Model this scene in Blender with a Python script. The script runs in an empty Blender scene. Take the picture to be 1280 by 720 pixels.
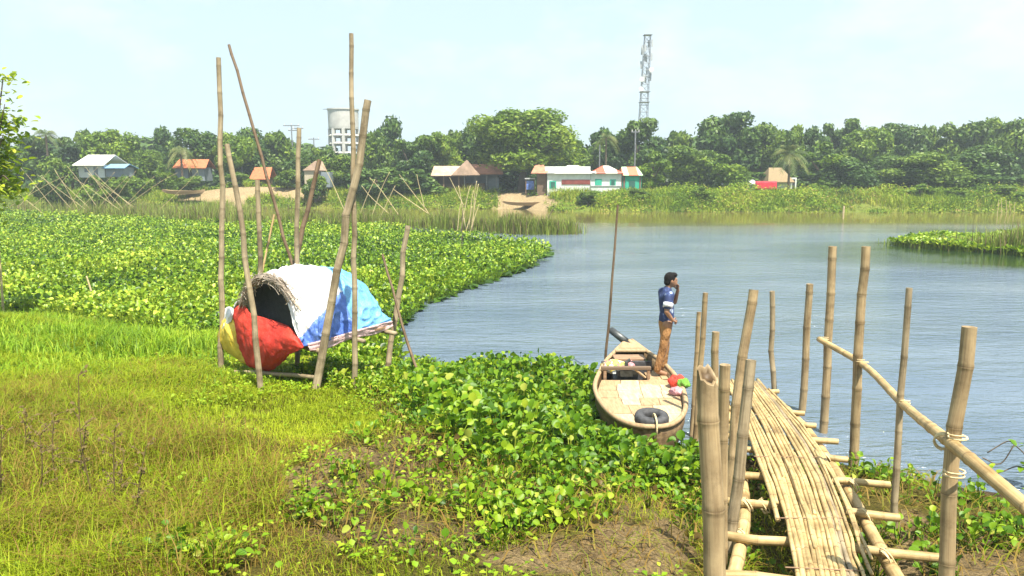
import bpy, bmesh, math, random
import numpy as np
from mathutils import Vector, Matrix
random.seed(7)
RNG = np.random.default_rng(11)
S = bpy.context.scene
COL = S.collection
# ------------------------------------------------------------------ camera
FP = 924.0
PITCH = math.atan(138.0 / FP)
CAM = np.array([0.0, 0.0, 3.5])
_F = np.array([0, math.cos(PITCH), -math.sin(PITCH)])
_U = np.array([0, math.sin(PITCH), math.cos(PITCH)])
cd = bpy.data.cameras.new('camera'); cam = bpy.data.objects.new('camera', cd); COL.objects.link(cam)
cam.location = CAM; cam.rotation_euler = (math.pi / 2 - PITCH, 0, 0)
cd.sensor_width = 36; cd.lens = FP / 1280 * 36; cd.clip_end = 3000; cd.clip_start = 0.05
S.camera = cam

def ray(px, py):
    return np.array([(px - 640) / FP, 0, 0]) + _U * ((360 - py) / FP) + _F
def at(px, py, Y):
    d = ray(px, py); return CAM + d * (Y / d[1])
def at_z(px, py, z):
    d = ray(px, py); return CAM + d * ((z - 3.5) / d[2])
def at_f(px, py, f):
    z = f(CAM)
    for _ in range(14):
        p = at_z(px, py, z); z = f(p)
    return p
def proj(P):
    P = np.asarray(P, float) - CAM
    x = P[..., 0]; u = P @ _U; f = np.maximum(P @ _F, 1e-3)
    return 640 + FP * x / f, 360 - FP * u / f
def inpoly(x, y, poly):
    r = np.zeros(np.shape(x), bool); n = len(poly)
    for i in range(n):
        x1, y1 = poly[i]; x2, y2 = poly[(i + 1) % n]
        if y1 == y2: continue
        c = ((y1 > y) != (y2 > y)) & (x < (x2 - x1) * (y - y1) / (y2 - y1) + x1)
        r ^= c
    return r
# ------------------------------------------------------------------ noise
def _h(ix, iy, s):
    n = np.sin(ix * 127.1 + iy * 311.7 + s * 74.7) * 43758.5453
    return n - np.floor(n)
def vn(x, y, sc, s=0):
    x = np.asarray(x, float) / sc; y = np.asarray(y, float) / sc
    ix = np.floor(x); iy = np.floor(y); fx = x - ix; fy = y - iy
    fx = fx * fx * (3 - 2 * fx); fy = fy * fy * (3 - 2 * fy)
    a = _h(ix, iy, s); b = _h(ix + 1, iy, s); c = _h(ix, iy + 1, s); d = _h(ix + 1, iy + 1, s)
    return a + (b - a) * fx + (c - a) * fy + (a - b - c + d) * fx * fy
def fbm(x, y, sc, s=0):
    return vn(x, y, sc, s) * .55 + vn(x, y, sc * .45, s + 3) * .3 + vn(x, y, sc * .2, s + 7) * .15
# ------------------------------------------------------------------ terrain
SHX = [-400, -25, -12, -5.5, -3, -1, .5, 2.5, 4.2, 5.2, 8, 20, 400]
SHY = [24, 20, 18.5, 15.2, 13.9, 12.4, 10.4, 9.4, 8.9, 8.0, 6.4, 4, 2]
def shore(x): return np.interp(x, SHX, SHY) + (vn(x, np.zeros_like(np.asarray(x, float)), 1.4, 5) - .5) * .5
FSX = [-500, -60, -30, -8, 1, 4.5, 16, 60, 90, 500]
FSY = [88, 87, 85, 84.5, 82.5, 78, 76, 75, 73, 70]
def fshore(x): return np.interp(x, FSX, FSY) + (vn(x, np.zeros_like(np.asarray(x, float)), 5, 9) - .5) * 2.2
def gz(x, y):
    x = np.asarray(x, float); y = np.asarray(y, float)
    t = shore(x) - y
    zn = np.interp(t, [-12, -3, 0, 4, 8, 11, 16], [-1.2, -.7, 0, .76, 1.06, 1.18, 1.3]) + np.clip((2.8 - y) / 2.8, 0, 1) * .7 * (t > 0)
    zn = zn + np.clip(t, 0, 1) * ((fbm(x, y, .9, 2) - .5) * .16 + (vn(x, y, .22, 4) - .5) * .04)
    zn = zn - .42 * np.exp(-((x - (2.05 + (y - 4.8) * .235)) / .75) ** 2) * np.clip((y - 3.3) / .8, 0, 1) * np.clip(t / 3, 0, 1)
    u = y - fshore(x)
    zf = np.interp(u, [-12, -3, 0, 1.2, 5, 12, 60], [-1.2, -.7, 0, .55, 1.45, 1.75, 1.8])
    zf = zf + np.clip(u / 3, 0, 1) * (fbm(x, y, 6, 21) - .5) * .5
    # sand heaps
    for cx, cy, rx, ry, hh in ((-30, 91, 8, 4, .8), (.6, 87, 2.6, 2.6, .35)):
        zf = zf + hh * np.exp(-((x - cx) / rx) ** 4 - ((y - cy) / ry) ** 2) * (u > 0)
    return np.where(y < 40, zn, zf)
def G(x, y): return float(gz(np.array([x]), np.array([y]))[0])
def onground(px, py): return at_f(px, py, lambda p: max(G(p[0], p[1]), 0.0))
# ------------------------------------------------------------------ object helpers
def setp(o, label=None, cat=None, group=None, kind=None):
    if label: o['label'] = label
    if cat: o['category'] = cat
    if group: o['group'] = group
    if kind: o['kind'] = kind
    return o
def empty(name, loc, label, cat, group=None):
    o = bpy.data.objects.new(name, None); COL.objects.link(o); o.location = Vector(loc); o.empty_display_size = .2
    return setp(o, label, cat, group)
def worg(o):
    v = np.zeros(3)
    while o is not None:
        v = v + np.array(o.location); o = o.parent
    return v
def mk(name, V, F, mat, parent=None, base=None, smooth=False, attrs=None):
    """one mesh object; V in world coordinates"""
    V = np.asarray(V, float).reshape(-1, 3)
    org = worg(parent) if parent is not None else (np.asarray(base, float) if base is not None else np.zeros(3))
    me = bpy.data.meshes.new(name)
    L = V - org
    if isinstance(F, np.ndarray):
        n, k = F.shape
        me.vertices.add(len(L)); me.vertices.foreach_set('co', L.astype(np.float32).ravel())
        me.loops.add(n * k); me.loops.foreach_set('vertex_index', F.astype(np.int32).ravel())
        me.polygons.add(n)
        me.polygons.foreach_set('loop_start', np.arange(0, n * k, k, dtype=np.int32))
        me.update(calc_edges=True); me.validate()
    else:
        me.from_pydata(L.tolist(), [], [list(map(int, f)) for f in F]); me.update()
    if smooth: me.polygons.foreach_set('use_smooth', np.ones(len(me.polygons), bool)); me.update()
    if attrs:
        for an, av in attrs.items():
            av = np.asarray(av, np.float32)
            if av.ndim == 1:
                a = me.attributes.new(an, 'FLOAT', 'POINT'); a.data.foreach_set('value', av)
            else:
                a = me.attributes.new(an, 'FLOAT_COLOR', 'POINT'); a.data.foreach_set('color', av.ravel())
    if mat is not None: me.materials.append(mat)
    o = bpy.data.objects.new(name, me); COL.objects.link(o)
    if parent is not None: o.parent = parent
    elif base is not None: o.location = Vector(base)
    return o
class MB:
    def __init__(s): s.V = []; s.F = []; s.A = {}
    def add(s, V, F, **attrs):
        n = len(s.V); V = [tuple(v) for v in np.asarray(V, float).reshape(-1, 3)]
        s.V += V; s.F += [tuple(int(i) + n for i in f) for f in F]
        for k in set(list(s.A) + list(attrs)):
            s.A.setdefault(k, [0.0] * n)
            s.A[k] += list(attrs.get(k, [0.0] * len(V)))
        return s
    def box(s, lo, hi):
        (a, b, c), (d, e, f) = lo, hi
        return s.add([(a, b, c), (d, b, c), (d, e, c), (a, e, c), (a, b, f), (d, b, f), (d, e, f), (a, e, f)],
                     [(3, 2, 1, 0), (4, 5, 6, 7), (0, 1, 5, 4), (1, 2, 6, 5), (2, 3, 7, 6), (3, 0, 4, 7)])
    def hexa(s, P):
        return s.add(P, [(3, 2, 1, 0), (4, 5, 6, 7), (0, 1, 5, 4), (1, 2, 6, 5), (2, 3, 7, 6), (3, 0, 4, 7)])
    def tube(s, path, rad, n=8, cap=True):
        V, F, L, A = tube(path, rad, n, cap); return s.add(V, F)
    def build(s, name, mat, parent=None, base=None, smooth=False):
        return mk(name, s.V, s.F, mat, parent, base, smooth, {k: v for k, v in s.A.items()} or None)
def frames(path):
    path = np.asarray(path, float); n = len(path)
    T = np.gradient(path, axis=0); T /= np.maximum(np.linalg.norm(T, axis=1, keepdims=True), 1e-9)
    a = np.array([1., 0, 0]) if abs(T[0][0]) < .8 else np.array([0, 1., 0])
    N = np.zeros_like(path); B = np.zeros_like(path)
    u = np.cross(T[0], a); u /= np.linalg.norm(u)
    for i in range(n):
        u = u - T[i] * (u @ T[i]); u /= max(np.linalg.norm(u), 1e-9)
        N[i] = u; B[i] = np.cross(T[i], u)
    return T, N, B
def tube(path, rad, n=8, cap=True):
    path = np.asarray(path, float); m = len(path); rad = np.broadcast_to(np.asarray(rad, float), (m,))
    T, N, B = frames(path)
    th = np.linspace(0, 2 * np.pi, n, endpoint=False)
    V = path[:, None] + rad[:, None, None] * (np.cos(th)[None, :, None] * N[:, None] + np.sin(th)[None, :, None] * B[:, None])
    seg = np.concatenate([[0], np.cumsum(np.linalg.norm(np.diff(path, axis=0), axis=1))])
    F = []
    for i in range(m - 1):
        for j in range(n):
            k = (j + 1) % n
            F.append((i * n + j, i * n + k, (i + 1) * n + k, (i + 1) * n + j))
    if cap: F.append(tuple(range(n))[::-1]); F.append(tuple((m - 1) * n + j for j in range(n)))
    return V.reshape(-1, 3), F, np.repeat(seg, n), np.tile(np.cos(th), m)
def cr(P, n):
    """Catmull-Rom through P (along axis 0), n samples per span"""
    P = np.asarray(P, float)
    Q = np.concatenate([[2 * P[0] - P[1]], P, [2 * P[-1] - P[-2]]])
    out = []
    for i in range(len(P) - 1):
        a, b, c, d = Q[i:i + 4]
        for t in np.linspace(0, 1, n, endpoint=False):
            out.append(.5 * ((2 * b) + (c - a) * t + (2 * a - 5 * b + 4 * c - d) * t * t + (3 * b - a - 3 * c + d) * t ** 3))
    out.append(P[-1]); return np.array(out)
# ------------------------------------------------------------------ materials
def newmat(name):
    m = bpy.data.materials.new(name); m.use_nodes = True
    nt = m.node_tree; b = nt.nodes['Principled BSDF']; return m, nt, b
def lk(nt, a, b): nt.links.new(a, b)
def nd(nt, t, **kw):
    n = nt.nodes.new(t)
    for k, v in kw.items(): setattr(n, k, v)
    return n
def noise(nt, scale, detail=4, rough=.6, vec=None, stretch=None):
    tc = nd(nt, 'ShaderNodeTexCoord'); n = nd(nt, 'ShaderNodeTexNoise')
    n.inputs['Scale'].default_value = scale; n.inputs['Detail'].default_value = detail; n.inputs['Roughness'].default_value = rough
    src = vec if vec is not None else tc.outputs['Object']
    if stretch:
        mp = nd(nt, 'ShaderNodeMapping'); mp.inputs['Scale'].default_value = stretch; lk(nt, src, mp.inputs['Vector']); src = mp.outputs['Vector']
    lk(nt, src, n.inputs['Vector']); return n
def ramp(nt, fac, stops):
    r = nd(nt, 'ShaderNodeValToRGB'); e = r.color_ramp.elements
    e[0].position, e[0].color = stops[0][0], (*stops[0][1], 1); e[1].position, e[1].color = stops[-1][0], (*stops[-1][1], 1)
    for p, c in stops[1:-1]:
        x = e.new(p); x.color = (*c, 1)
    lk(nt, fac, r.inputs['Fac']); return r
def bump(nt, b, height, strength, dist=.02):
    bp = nd(nt, 'ShaderNodeBump'); bp.inputs['Strength'].default_value = strength; bp.inputs['Distance'].default_value = dist
    lk(nt, height, bp.inputs['Height']); lk(nt, bp.outputs['Normal'], b.inputs['Normal']); return bp
def noisy(name, stops, scale=6, rough=.7, bmp=.3, bdist=.01, stretch=None, detail=5, metal=0, spec=None):
    m, nt, b = newmat(name)
    n = noise(nt, scale, detail, .62, None, stretch); r = ramp(nt, n.outputs['Fac'], stops)
    lk(nt, r.outputs['Color'], b.inputs['Base Color']); b.inputs['Roughness'].default_value = rough; b.inputs['Metallic'].default_value = metal
    if spec is not None: b.inputs['Specular IOR Level'].default_value = spec
    if bmp: 
        n2 = noise(nt, scale * 3, 4, .6, None, stretch); bump(nt, b, n2.outputs['Fac'], bmp, bdist)
    return m
def leafmat(name, stops, trans=.35, rough=.45, spec=.4):
    m, nt, b = newmat(name)
    a = nd(nt, 'ShaderNodeAttribute', attribute_name='v')
    r = ramp(nt, a.outputs['Fac'], stops)
    lk(nt, r.outputs['Color'], b.inputs['Base Color']); b.inputs['Roughness'].default_value = rough
    b.inputs['Specular IOR Level'].default_value = spec
    t = nd(nt, 'ShaderNodeBsdfTranslucent'); 
    g = nd(nt, 'ShaderNodeGamma'); g.inputs['Gamma'].default_value = .9; lk(nt, r.outputs['Color'], g.inputs['Color']); lk(nt, g.outputs['Color'], t.inputs['Color'])
    mx = nd(nt, 'ShaderNodeMixShader'); mx.inputs['Fac'].default_value = trans
    lk(nt, b.outputs[0], mx.inputs[1]); lk(nt, t.outputs[0], mx.inputs[2])
    lk(nt, mx.outputs[0], nt.nodes['Material Output'].inputs['Surface']); return m
def bamboomat(name, lo, hi, nodec, green=None):
    m, nt, b = newmat(name)
    al = nd(nt, 'ShaderNodeAttribute', attribute_name='len'); an = nd(nt, 'ShaderNodeAttribute', attribute_name='ang'); nn = nd(nt, 'ShaderNodeAttribute', attribute_name='nd')
    cb = nd(nt, 'ShaderNodeCombineXYZ'); lk(nt, al.outputs['Fac'], cb.inputs[0]); lk(nt, an.outputs['Fac'], cb.inputs[1])
    oi = nd(nt, 'ShaderNodeObjectInfo'); lk(nt, oi.outputs['Random'], cb.inputs[2])
    st = noise(nt, 1.0, 5, .65, cb.outputs[0], (2.2, 6, 60))
    bl = noise(nt, 5.0, 4, .6)
    mxn = nd(nt, 'ShaderNodeMath', operation='MULTIPLY_ADD'); lk(nt, st.outputs['Fac'], mxn.inputs[0]); mxn.inputs[1].default_value = .6
    m2 = nd(nt, 'ShaderNodeMath', operation='MULTIPLY'); lk(nt, bl.outputs['Fac'], m2.inputs[0]); m2.inputs[1].default_value = .4; lk(nt, m2.outputs[0], mxn.inputs[2])
    mid = tuple((a + c) / 2 for a, c in zip(lo, hi))
    r = ramp(nt, mxn.outputs[0], [(.36, lo), (.5, mid), (.63, hi)])
    mc = nd(nt, 'ShaderNodeMix', data_type='RGBA'); lk(nt, nn.outputs['Fac'], mc.inputs[0]); lk(nt, r.outputs['Color'], mc.inputs[6]); mc.inputs[7].default_value = (*nodec, 1)
    st2 = noise(nt, 2.6, 6, .72); rs2 = ramp(nt, st2.outputs['Fac'], [(.34, (.48, .46, .43)), (.5, (.95, .95, .95)), (.68, (1.12, 1.1, 1.06))]); mst = nd(nt, 'ShaderNodeMix', data_type='RGBA', blend_type='MULTIPLY'); mst.inputs[0].default_value = .85
    lk(nt, mc.outputs[2], mst.inputs[6]); lk(nt, rs2.outputs['Color'], mst.inputs[7]); lk(nt, mst.outputs[2], b.inputs['Base Color']); b.inputs['Roughness'].default_value = .55; b.inputs['Specular IOR Level'].default_value = .3
    bump(nt, b, st.outputs['Fac'], .35, .006); return m
M = {}
M['bam_new'] = bamboomat('bamboo_pale', (.27, .175, .065), (.55, .41, .20), (.18, .11, .045))
M['bam_deck'] = bamboomat('bamboo_deck', (.27, .18, .07), (.58, .44, .21), (.18, .11, .045))
M['bam_tan'] = bamboomat('bamboo_tan', (.19, .13, .066), (.43, .325, .18), (.11, .07, .034))
M['bam_grey'] = bamboomat('bamboo_grey', (.17, .13, .075), (.39, .315, .20), (.10, .07, .038))
M['bam_dark'] = bamboomat('bamboo_dark', (.085, .055, .032), (.19, .13, .075), (.05, .032, .02))
M['rope'] = noisy('rope_fibre', [(.3, (.5, .38, .18)), (.7, (.72, .6, .36))], 40, .9, .5)
M['hole'] = noisy('bamboo_hollow', [(.3, (.03, .02, .01)), (.7, (.09, .06, .03))], 20, .9, 0)
HY = [(0.0, (.055, .035, .012)), (.06, (.16, .11, .025)), (.10, (.03, .085, .003)), (.4, (.085, .19, .005)), (.75, (.19, .30, .008)), (.95, (.30, .37, .02)), (1.0, (.32, .36, .05))]
M['hyacinth'] = leafmat('hyacinth_leaf', HY, .28, .46, .28)
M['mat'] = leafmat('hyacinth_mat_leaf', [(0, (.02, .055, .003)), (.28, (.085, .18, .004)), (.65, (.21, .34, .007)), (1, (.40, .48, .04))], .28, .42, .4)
M['grass'] = leafmat('grass_blade', [(0, (.15, .09, .022)), (.12, (.26, .17, .035)), (.25, (.15, .20, .006)), (.6, (.23, .31, .006)), (1, (.38, .43, .02))], .35, .6, .2)
M['tall'] = leafmat('tall_grass_blade', [(0, (.07, .15, .005)), (.5, (.19, .33, .008)), (1, (.37, .46, .03))], .35, .55, .25)
M['reed'] = leafmat('reed_blade', [(0, (.13, .10, .055)), (.35, (.22, .18, .08)), (.45, (.12, .18, .025)), (1, (.26, .33, .045))], .3, .6, .2)
M['scrub'] = leafmat('bank_scrub_leaf', [(0, (.05, .10, .008)), (.35, (.12, .22, .010)), (.7, (.26, .34, .015)), (.9, (.34, .36, .04)), (1, (.34, .26, .09))], .3, .6, .2)
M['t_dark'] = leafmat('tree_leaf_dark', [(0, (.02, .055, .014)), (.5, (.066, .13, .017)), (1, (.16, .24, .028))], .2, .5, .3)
M['t_mid'] = leafmat('tree_leaf_mid', [(0, (.03, .075, .012)), (.5, (.105, .18, .015)), (1, (.22, .30, .025))], .22, .5, .3)
M['t_light'] = leafmat('tree_leaf_light', [(0, (.04, .09, .008)), (.5, (.13, .22, .012)), (1, (.27, .35, .022))], .25, .5, .3)
M['t_palm'] = leafmat('palm_frond', [(0, (.05, .08, .018)), (.5, (.10, .15, .03)), (1, (.22, .23, .07))], .2, .5, .35)
M['bright'] = leafmat('sapling_leaf', [(0, (.10, .19, .008)), (.5, (.26, .37, .012)), (1, (.45, .48, .04))], .35, .45, .35)
M['bark'] = noisy('bark', [(.3, (.06, .045, .03)), (.7, (.16, .12, .08))], 8, .9, .6, .03)
M['weed'] = noisy('dry_weed', [(.3, (.06, .042, .014)), (.7, (.16, .115, .035))], 30, .9, 0)
M['stick'] = noisy('dry_stick', [(.3, (.34, .27, .13)), (.7, (.58, .48, .25))], 12, .8, 0)
M['wood'] = noisy('weathered_wood', [(.3, (.16, .095, .055)), (.7, (.34, .22, .13))], 5, .75, .4, .006, (1, 5, 8))
M['hull'] = noisy('hull_wood', [(.3, (.09, .055, .028)), (.55, (.19, .125, .06)), (.7, (.30, .21, .11))], 3, .7, .4, .006, (6, 1, 8))
M['plank'] = noisy('bleached_plank', [(.25, (.28, .21, .11)), (.5, (.44, .35, .21)), (.75, (.58, .48, .32))], 4, .75, .3, .004, (6, 1.2, 6))
M['plank2'] = noisy('worn_plank', [(.3, (.25, .16, .08)), (.7, (.42, .30, .17))], 5, .75, .4, .005, (6, 1.2, 6))
M['black'] = noisy('black_rubber', [(.3, (.02, .02, .022)), (.7, (.075, .075, .08))], 14, .75, .4, .004)
M['iron'] = noisy('engine_iron', [(.3, (.03, .035, .035)), (.7, (.13, .14, .14))], 9, .5, .2, .004, None, 4, .6)
M['steel'] = noisy('grey_steel', [(.3, (.15, .16, .17)), (.7, (.30, .31, .32))], 6, .5, .1, .004, None, 4, .5)
M['conc'] = noisy('concrete', [(.3, (.38, .37, .34)), (.7, (.56, .55, .51))], .8, .9, .2, .02)
def cloth(name, lo, hi, sc=9, bs=.5, rough=.55):
    m, nt, b = newmat(name)
    n = noise(nt, 3, 4, .6); r = ramp(nt, n.outputs['Fac'], [(.3, lo), (.7, hi)]); lk(nt, r.outputs['Color'], b.inputs['Base Color'])
    nd_ = noise(nt, 5, 6, .7); rd = ramp(nt, nd_.outputs['Fac'], [(.34, (.62, .56, .48)), (.56, (1, 1, 1))]); mm = nd(nt, 'ShaderNodeMix', data_type='RGBA', blend_type='MULTIPLY'); mm.inputs[0].default_value = .7
    lk(nt, r.outputs['Color'], mm.inputs[6]); lk(nt, rd.outputs['Color'], mm.inputs[7]); lk(nt, mm.outputs[2], b.inputs['Base Color'])
    n1 = noise(nt, sc, 5, .55, None, (1, 1, .45)); bump(nt, b, n1.outputs['Fac'], bs * 1.5, .08); b.inputs['Roughness'].default_value = rough
    return m
M['white_t'] = cloth('white_tarp', (.66, .66, .67), (.80, .80, .80), 7, .5, .45)
M['blue_t'] = cloth('light_blue_tarp', (.10, .34, .66), (.20, .46, .76), 7, .55, .42)
M['navy_t'] = cloth('deep_blue_tarp', (.05, .13, .50), (.16, .28, .66), 8, .6, .45)
M['red_t'] = cloth('red_cloth', (.42, .022, .012), (.60, .045, .02), 6, .5, .7)
M['yel_t'] = cloth('yellow_cloth', (.66, .42, .012), (.80, .64, .12), 6, .5, .6)
M['pink_t'] = cloth('faded_pink_sheet', (.50, .30, .30), (.70, .55, .55), 12, .5, .7)
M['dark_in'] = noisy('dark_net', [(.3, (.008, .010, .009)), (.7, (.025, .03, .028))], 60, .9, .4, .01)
M['thatch'] = noisy('dry_thatch', [(.3, (.24, .19, .14)), (.7, (.50, .43, .35))], 22, .95, .8, .02, (1, 1, .2))

def tarr(p0, p1, r0, r1, inter, seed, bend, n):
    rs = np.random.default_rng(seed)
    p0 = np.asarray(p0, float); p1 = np.asarray(p1, float); L = np.linalg.norm(p1 - p0)
    k = max(2, int(round(L / inter)))
    nodes = np.cumsum(rs.uniform(.8, 1.2, k)); nodes = nodes / (nodes[-1] + rs.uniform(.2, .7)) 
    ts = [0.0]; bul = [1.0]; ndv = [0.0]
    for q in nodes:
        w = min(.25 * inter, max(.010, r0 * .28)) / L
        for dt, bb, nn in ((-2.2 * w, 1.0, 0), (-.8 * w, 1.03, .05), (-.22 * w, 1.09, .15), (0.12 * w, 1.04, .75), (.4 * w, 1.07, .15), (2 * w, .99, 0)):
            t = q + dt
            if ts[-1] + 1e-4 < t < 1 - 1e-4: ts.append(t); bul.append(bb); ndv.append(nn)
    ts.append(1.0); bul.append(1.0); ndv.append(0.0)
    ts = np.array(ts); d = (p1 - p0) / L
    a = np.array([1., 0, 0]) if abs(d[0]) < .8 else np.array([0, 0, 1.])
    s1 = np.cross(d, a); s1 /= np.linalg.norm(s1); s2 = np.cross(d, s1)
    kx = np.interp(ts, np.concatenate([[0], nodes]), np.concatenate([[0], rs.normal(0, r0 * .22, k)]))
    ky = np.interp(ts, np.concatenate([[0], nodes]), np.concatenate([[0], rs.normal(0, r0 * .22, k)]))
    bb = bend * np.sin(np.pi * ts); ph = rs.uniform(0, 6.28)
    path = p0 + np.outer(ts * L, d) + np.outer(kx + bb * math.cos(ph), s1) + np.outer(ky + bb * math.sin(ph), s2)
    rad = (r0 + (r1 - r0) * ts) * np.array(bul)
    V, F, ln, an = tube(path, rad, n, False)
    return V, F, ln, an, np.repeat(ndv, n), path, rad
def bamboo(name, p0, p1, r0, r1, mat, parent=None, seed=0, inter=.32, bend=.02, n=12, broken=False, label=None, cat=None, group=None):
    """one culm from foot p0 to top p1: swollen nodes, hollow cut ends"""
    V, F, ln, an, ndv, path, rad = tarr(p0, p1, r0, r1, inter, seed, bend, n)
    mb = MB(); rs = np.random.default_rng(seed + 5)
    m = len(path); top = (m - 1) * n
    if broken:
        dd = (path[-1] - path[-2]); dd /= np.linalg.norm(dd)
        for j in range(n): V[top + j] += dd * (rs.uniform(-.022, .022) + .045 * math.sin(j / n * 6.28 + 1))
    mb.add(V, F, len=ln, ang=an, nd=ndv)
    dd = path[-1] - path[-2]; dd /= np.linalg.norm(dd)
    rim = V[top:top + n]; c = rim.mean(0)
    inn = c + (rim - c) * .72; deep = inn - dd * r1 * (.5 if broken else 1.5)
    W = np.concatenate([rim, inn, deep]); FF = []
    for j in range(n):
        k = (j + 1) % n
        FF.append((j, k, n + k, n + j)); FF.append((n + j, n + k, 2 * n + k, 2 * n + j))
    FF.append(tuple(2 * n + j for j in range(n)))
    mb.add(W, FF, len=[ln[-1]] * len(W), ang=[.3] * len(W), nd=[.15] * n + [.4] * n + [1.0] * n)
    mb.F.append(tuple(range(n))[::-1])
    o = mb.build(name, mat, parent, None if parent is not None else p0, True)
    if label: setp(o, label, cat, group)
    return o
def coil(c, axis, R, r, turns, seed=0):
    rs = np.random.default_rng(seed)
    axis = np.asarray(axis, float); axis /= np.linalg.norm(axis)
    a = np.array([1., 0, 0]) if abs(axis[0]) < .8 else np.array([0, 1., 0])
    u = np.cross(axis, a); u /= np.linalg.norm(u); v = np.cross(axis, u)
    th = np.linspace(0, 2 * np.pi * turns, int(14 * turns) + 1)
    h = (th / th[-1] - .5) * r * 2.1 * turns
    wob = 1 + .06 * np.sin(th * .37 + rs.uniform(0, 6))
    return np.asarray(c) + np.outer(np.cos(th) * R * wob, u) + np.outer(np.sin(th) * R * wob, v) + np.outer(h + .15 * R * np.sin(th * .5), axis)

# ------------------------------------------------------------------ blades and leaves (vectorised)
def blades(P, h, w, lean, az, v):
    N = len(P); d = np.stack([np.cos(az), np.sin(az), 0 * az], 1); s = np.stack([-np.sin(az), np.cos(az), 0 * az], 1)
    z = np.array([0, 0, 1.]); h = h[:, None]; w = w[:, None]; lean = lean[:, None]
    mid = P + d * lean * .3 * h + z * .58 * h; tip = P + d * lean * h + z * h * (1 - .28 * lean)
    V = np.stack([P - s * w / 2, P + s * w / 2, mid - s * w * .38, mid + s * w * .38, tip - s * w * .05, tip + s * w * .05], 1).reshape(-1, 3)
    q = np.arange(N)[:, None] * 6
    F = np.concatenate([q + np.array([0, 1, 3, 2]), q + np.array([2, 3, 5, 4])])
    return V, F, np.repeat(v, 6)
def leaves(P, az, L, tilt, S, elev, v, rows=5, stalk=True, roll=None, cup=.16, wide=1.0):
    """stalked cupped leaves: petiole from P, blade at its end"""
    N = len(P); z = np.array([0, 0, 1.])
    d = np.stack([np.cos(az), np.sin(az), 0 * az], 1); s = np.stack([-np.sin(az), np.cos(az), 0 * az], 1)
    q = P + (L * np.sin(tilt))[:, None] * d + (L * np.cos(tilt))[:, None] * z
    b = np.cos(elev)[:, None] * d + np.sin(elev)[:, None] * z; nrm = np.cross(b, s)
    nrm = np.where((nrm[:, 2] < 0)[:, None], -nrm, nrm)
    if roll is not None:
        c, si = np.cos(roll)[:, None], np.sin(roll)[:, None]; s, nrm = s * c + nrm * si, nrm * c - s * si
    if rows == 5: tt = [0, .18, .5, .82, 1.0]; ww = [.06, .40, .52, .36, .05]
    elif rows == 4: tt = [0, .25, .7, 1.0]; ww = [.08, .45, .42, .08]
    else: tt = [0, .45, 1.0]; ww = [.12, .5, .12]
    VV = []
    for t, w in zip(tt, ww):
        c0 = q + (S * t)[:, None] * b - (S * .12 * t * t)[:, None] * z
        for sg in (-1, 0, 1):
            VV.append(c0 + (sg * w * wide * S)[:, None] * s + (abs(sg) * cup * w * 2 * S)[:, None] * nrm)
    R = len(tt); V = np.stack(VV, 1); base = np.arange(N)[:, None] * (3 * R); F = []
    for i in range(R - 1):
        for k in (0, 1): F.append(base + np.array([i * 3 + k, i * 3 + k + 1, (i + 1) * 3 + k + 1, (i + 1) * 3 + k]))
    V = V.reshape(-1, 3); F = np.concatenate(F); A = np.repeat(v, 3 * R)
    if stalk:
        wv = (.05 * S + .004)[:, None]; up = np.cross(s, b)
        ring = [P + s * wv, P - s * wv * .5 + up * wv * .8, P - s * wv * .5 - up * wv * .8]
        rq = [q + s * wv * .5, q - s * wv * .25 + up * wv * .4, q - s * wv * .25 - up * wv * .4]
        V2 = np.stack(ring + rq, 1).reshape(-1, 3); b2 = np.arange(N)[:, None] * 6 + len(V)
        F2 = np.concatenate([b2 + np.array([0, 1, 4, 3]), b2 + np.array([1, 2, 5, 4]), b2 + np.array([2, 0, 3, 5])])
        V = np.concatenate([V, V2]); F = np.concatenate([F, F2]); A = np.concatenate([A, np.repeat(np.clip(v * .9 + .08, 0, 1), 6)])
    return V, F, A
def merge(parts):
    V = []; F = []; A = []; n = 0
    for v, f, a in parts:
        V.append(v); F.append(f + n); A.append(a); n += len(v)
    return np.concatenate(V), np.concatenate(F), np.concatenate(A)
def quads(P, nrm, size, v, asp=1.7):
    """small single leaves (one face each) facing about nrm"""
    N = len(P); nrm = nrm / np.maximum(np.linalg.norm(nrm, axis=1, keepdims=True), 1e-6)
    r = RNG.normal(size=(N, 3)); a = np.cross(nrm, r); a /= np.maximum(np.linalg.norm(a, axis=1, keepdims=True), 1e-6); b = np.cross(nrm, a)
    s = np.broadcast_to(np.asarray(size, float), (N,))[:, None] * .5
    V = np.stack([P - a * s * asp, P - b * s * .8 + nrm * s * .15, P + a * s * asp, P + b * s * .8 + nrm * s * .15], 1).reshape(-1, 3)
    F = np.arange(N)[:, None] * 4 + np.array([0, 1, 2, 3]); return V, F, np.repeat(v, 4)

# ------------------------------------------------------------------ light and sky
EL, AZ = math.radians(66), math.radians(152)
W = bpy.data.worlds.new('World'); S.world = W; W.use_nodes = True
nt = W.node_tree; bg = nt.nodes['Background']
sky = nd(nt, 'ShaderNodeTexSky'); sky.sky_type = 'NISHITA'; sky.sun_disc = False
sky.sun_elevation = EL; sky.sun_rotation = AZ; sky.air_density = 1.0; sky.dust_density = 2.4; sky.ozone_density = 1.6; sky.altitude = 10
tc = nd(nt, 'ShaderNodeTexCoord')
def wnoise(scale, detail, stretch, loc=(0, 0, 0)):
    mp = nd(nt, 'ShaderNodeMapping'); mp.inputs['Scale'].default_value = stretch; mp.inputs['Location'].default_value = loc
    lk(nt, tc.outputs['Generated'], mp.inputs['Vector'])
    n = nd(nt, 'ShaderNodeTexNoise'); n.inputs['Scale'].default_value = scale; n.inputs['Detail'].default_value = detail; n.inputs['Roughness'].default_value = .58
    lk(nt, mp.outputs['Vector'], n.inputs['Vector']); return n
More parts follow.
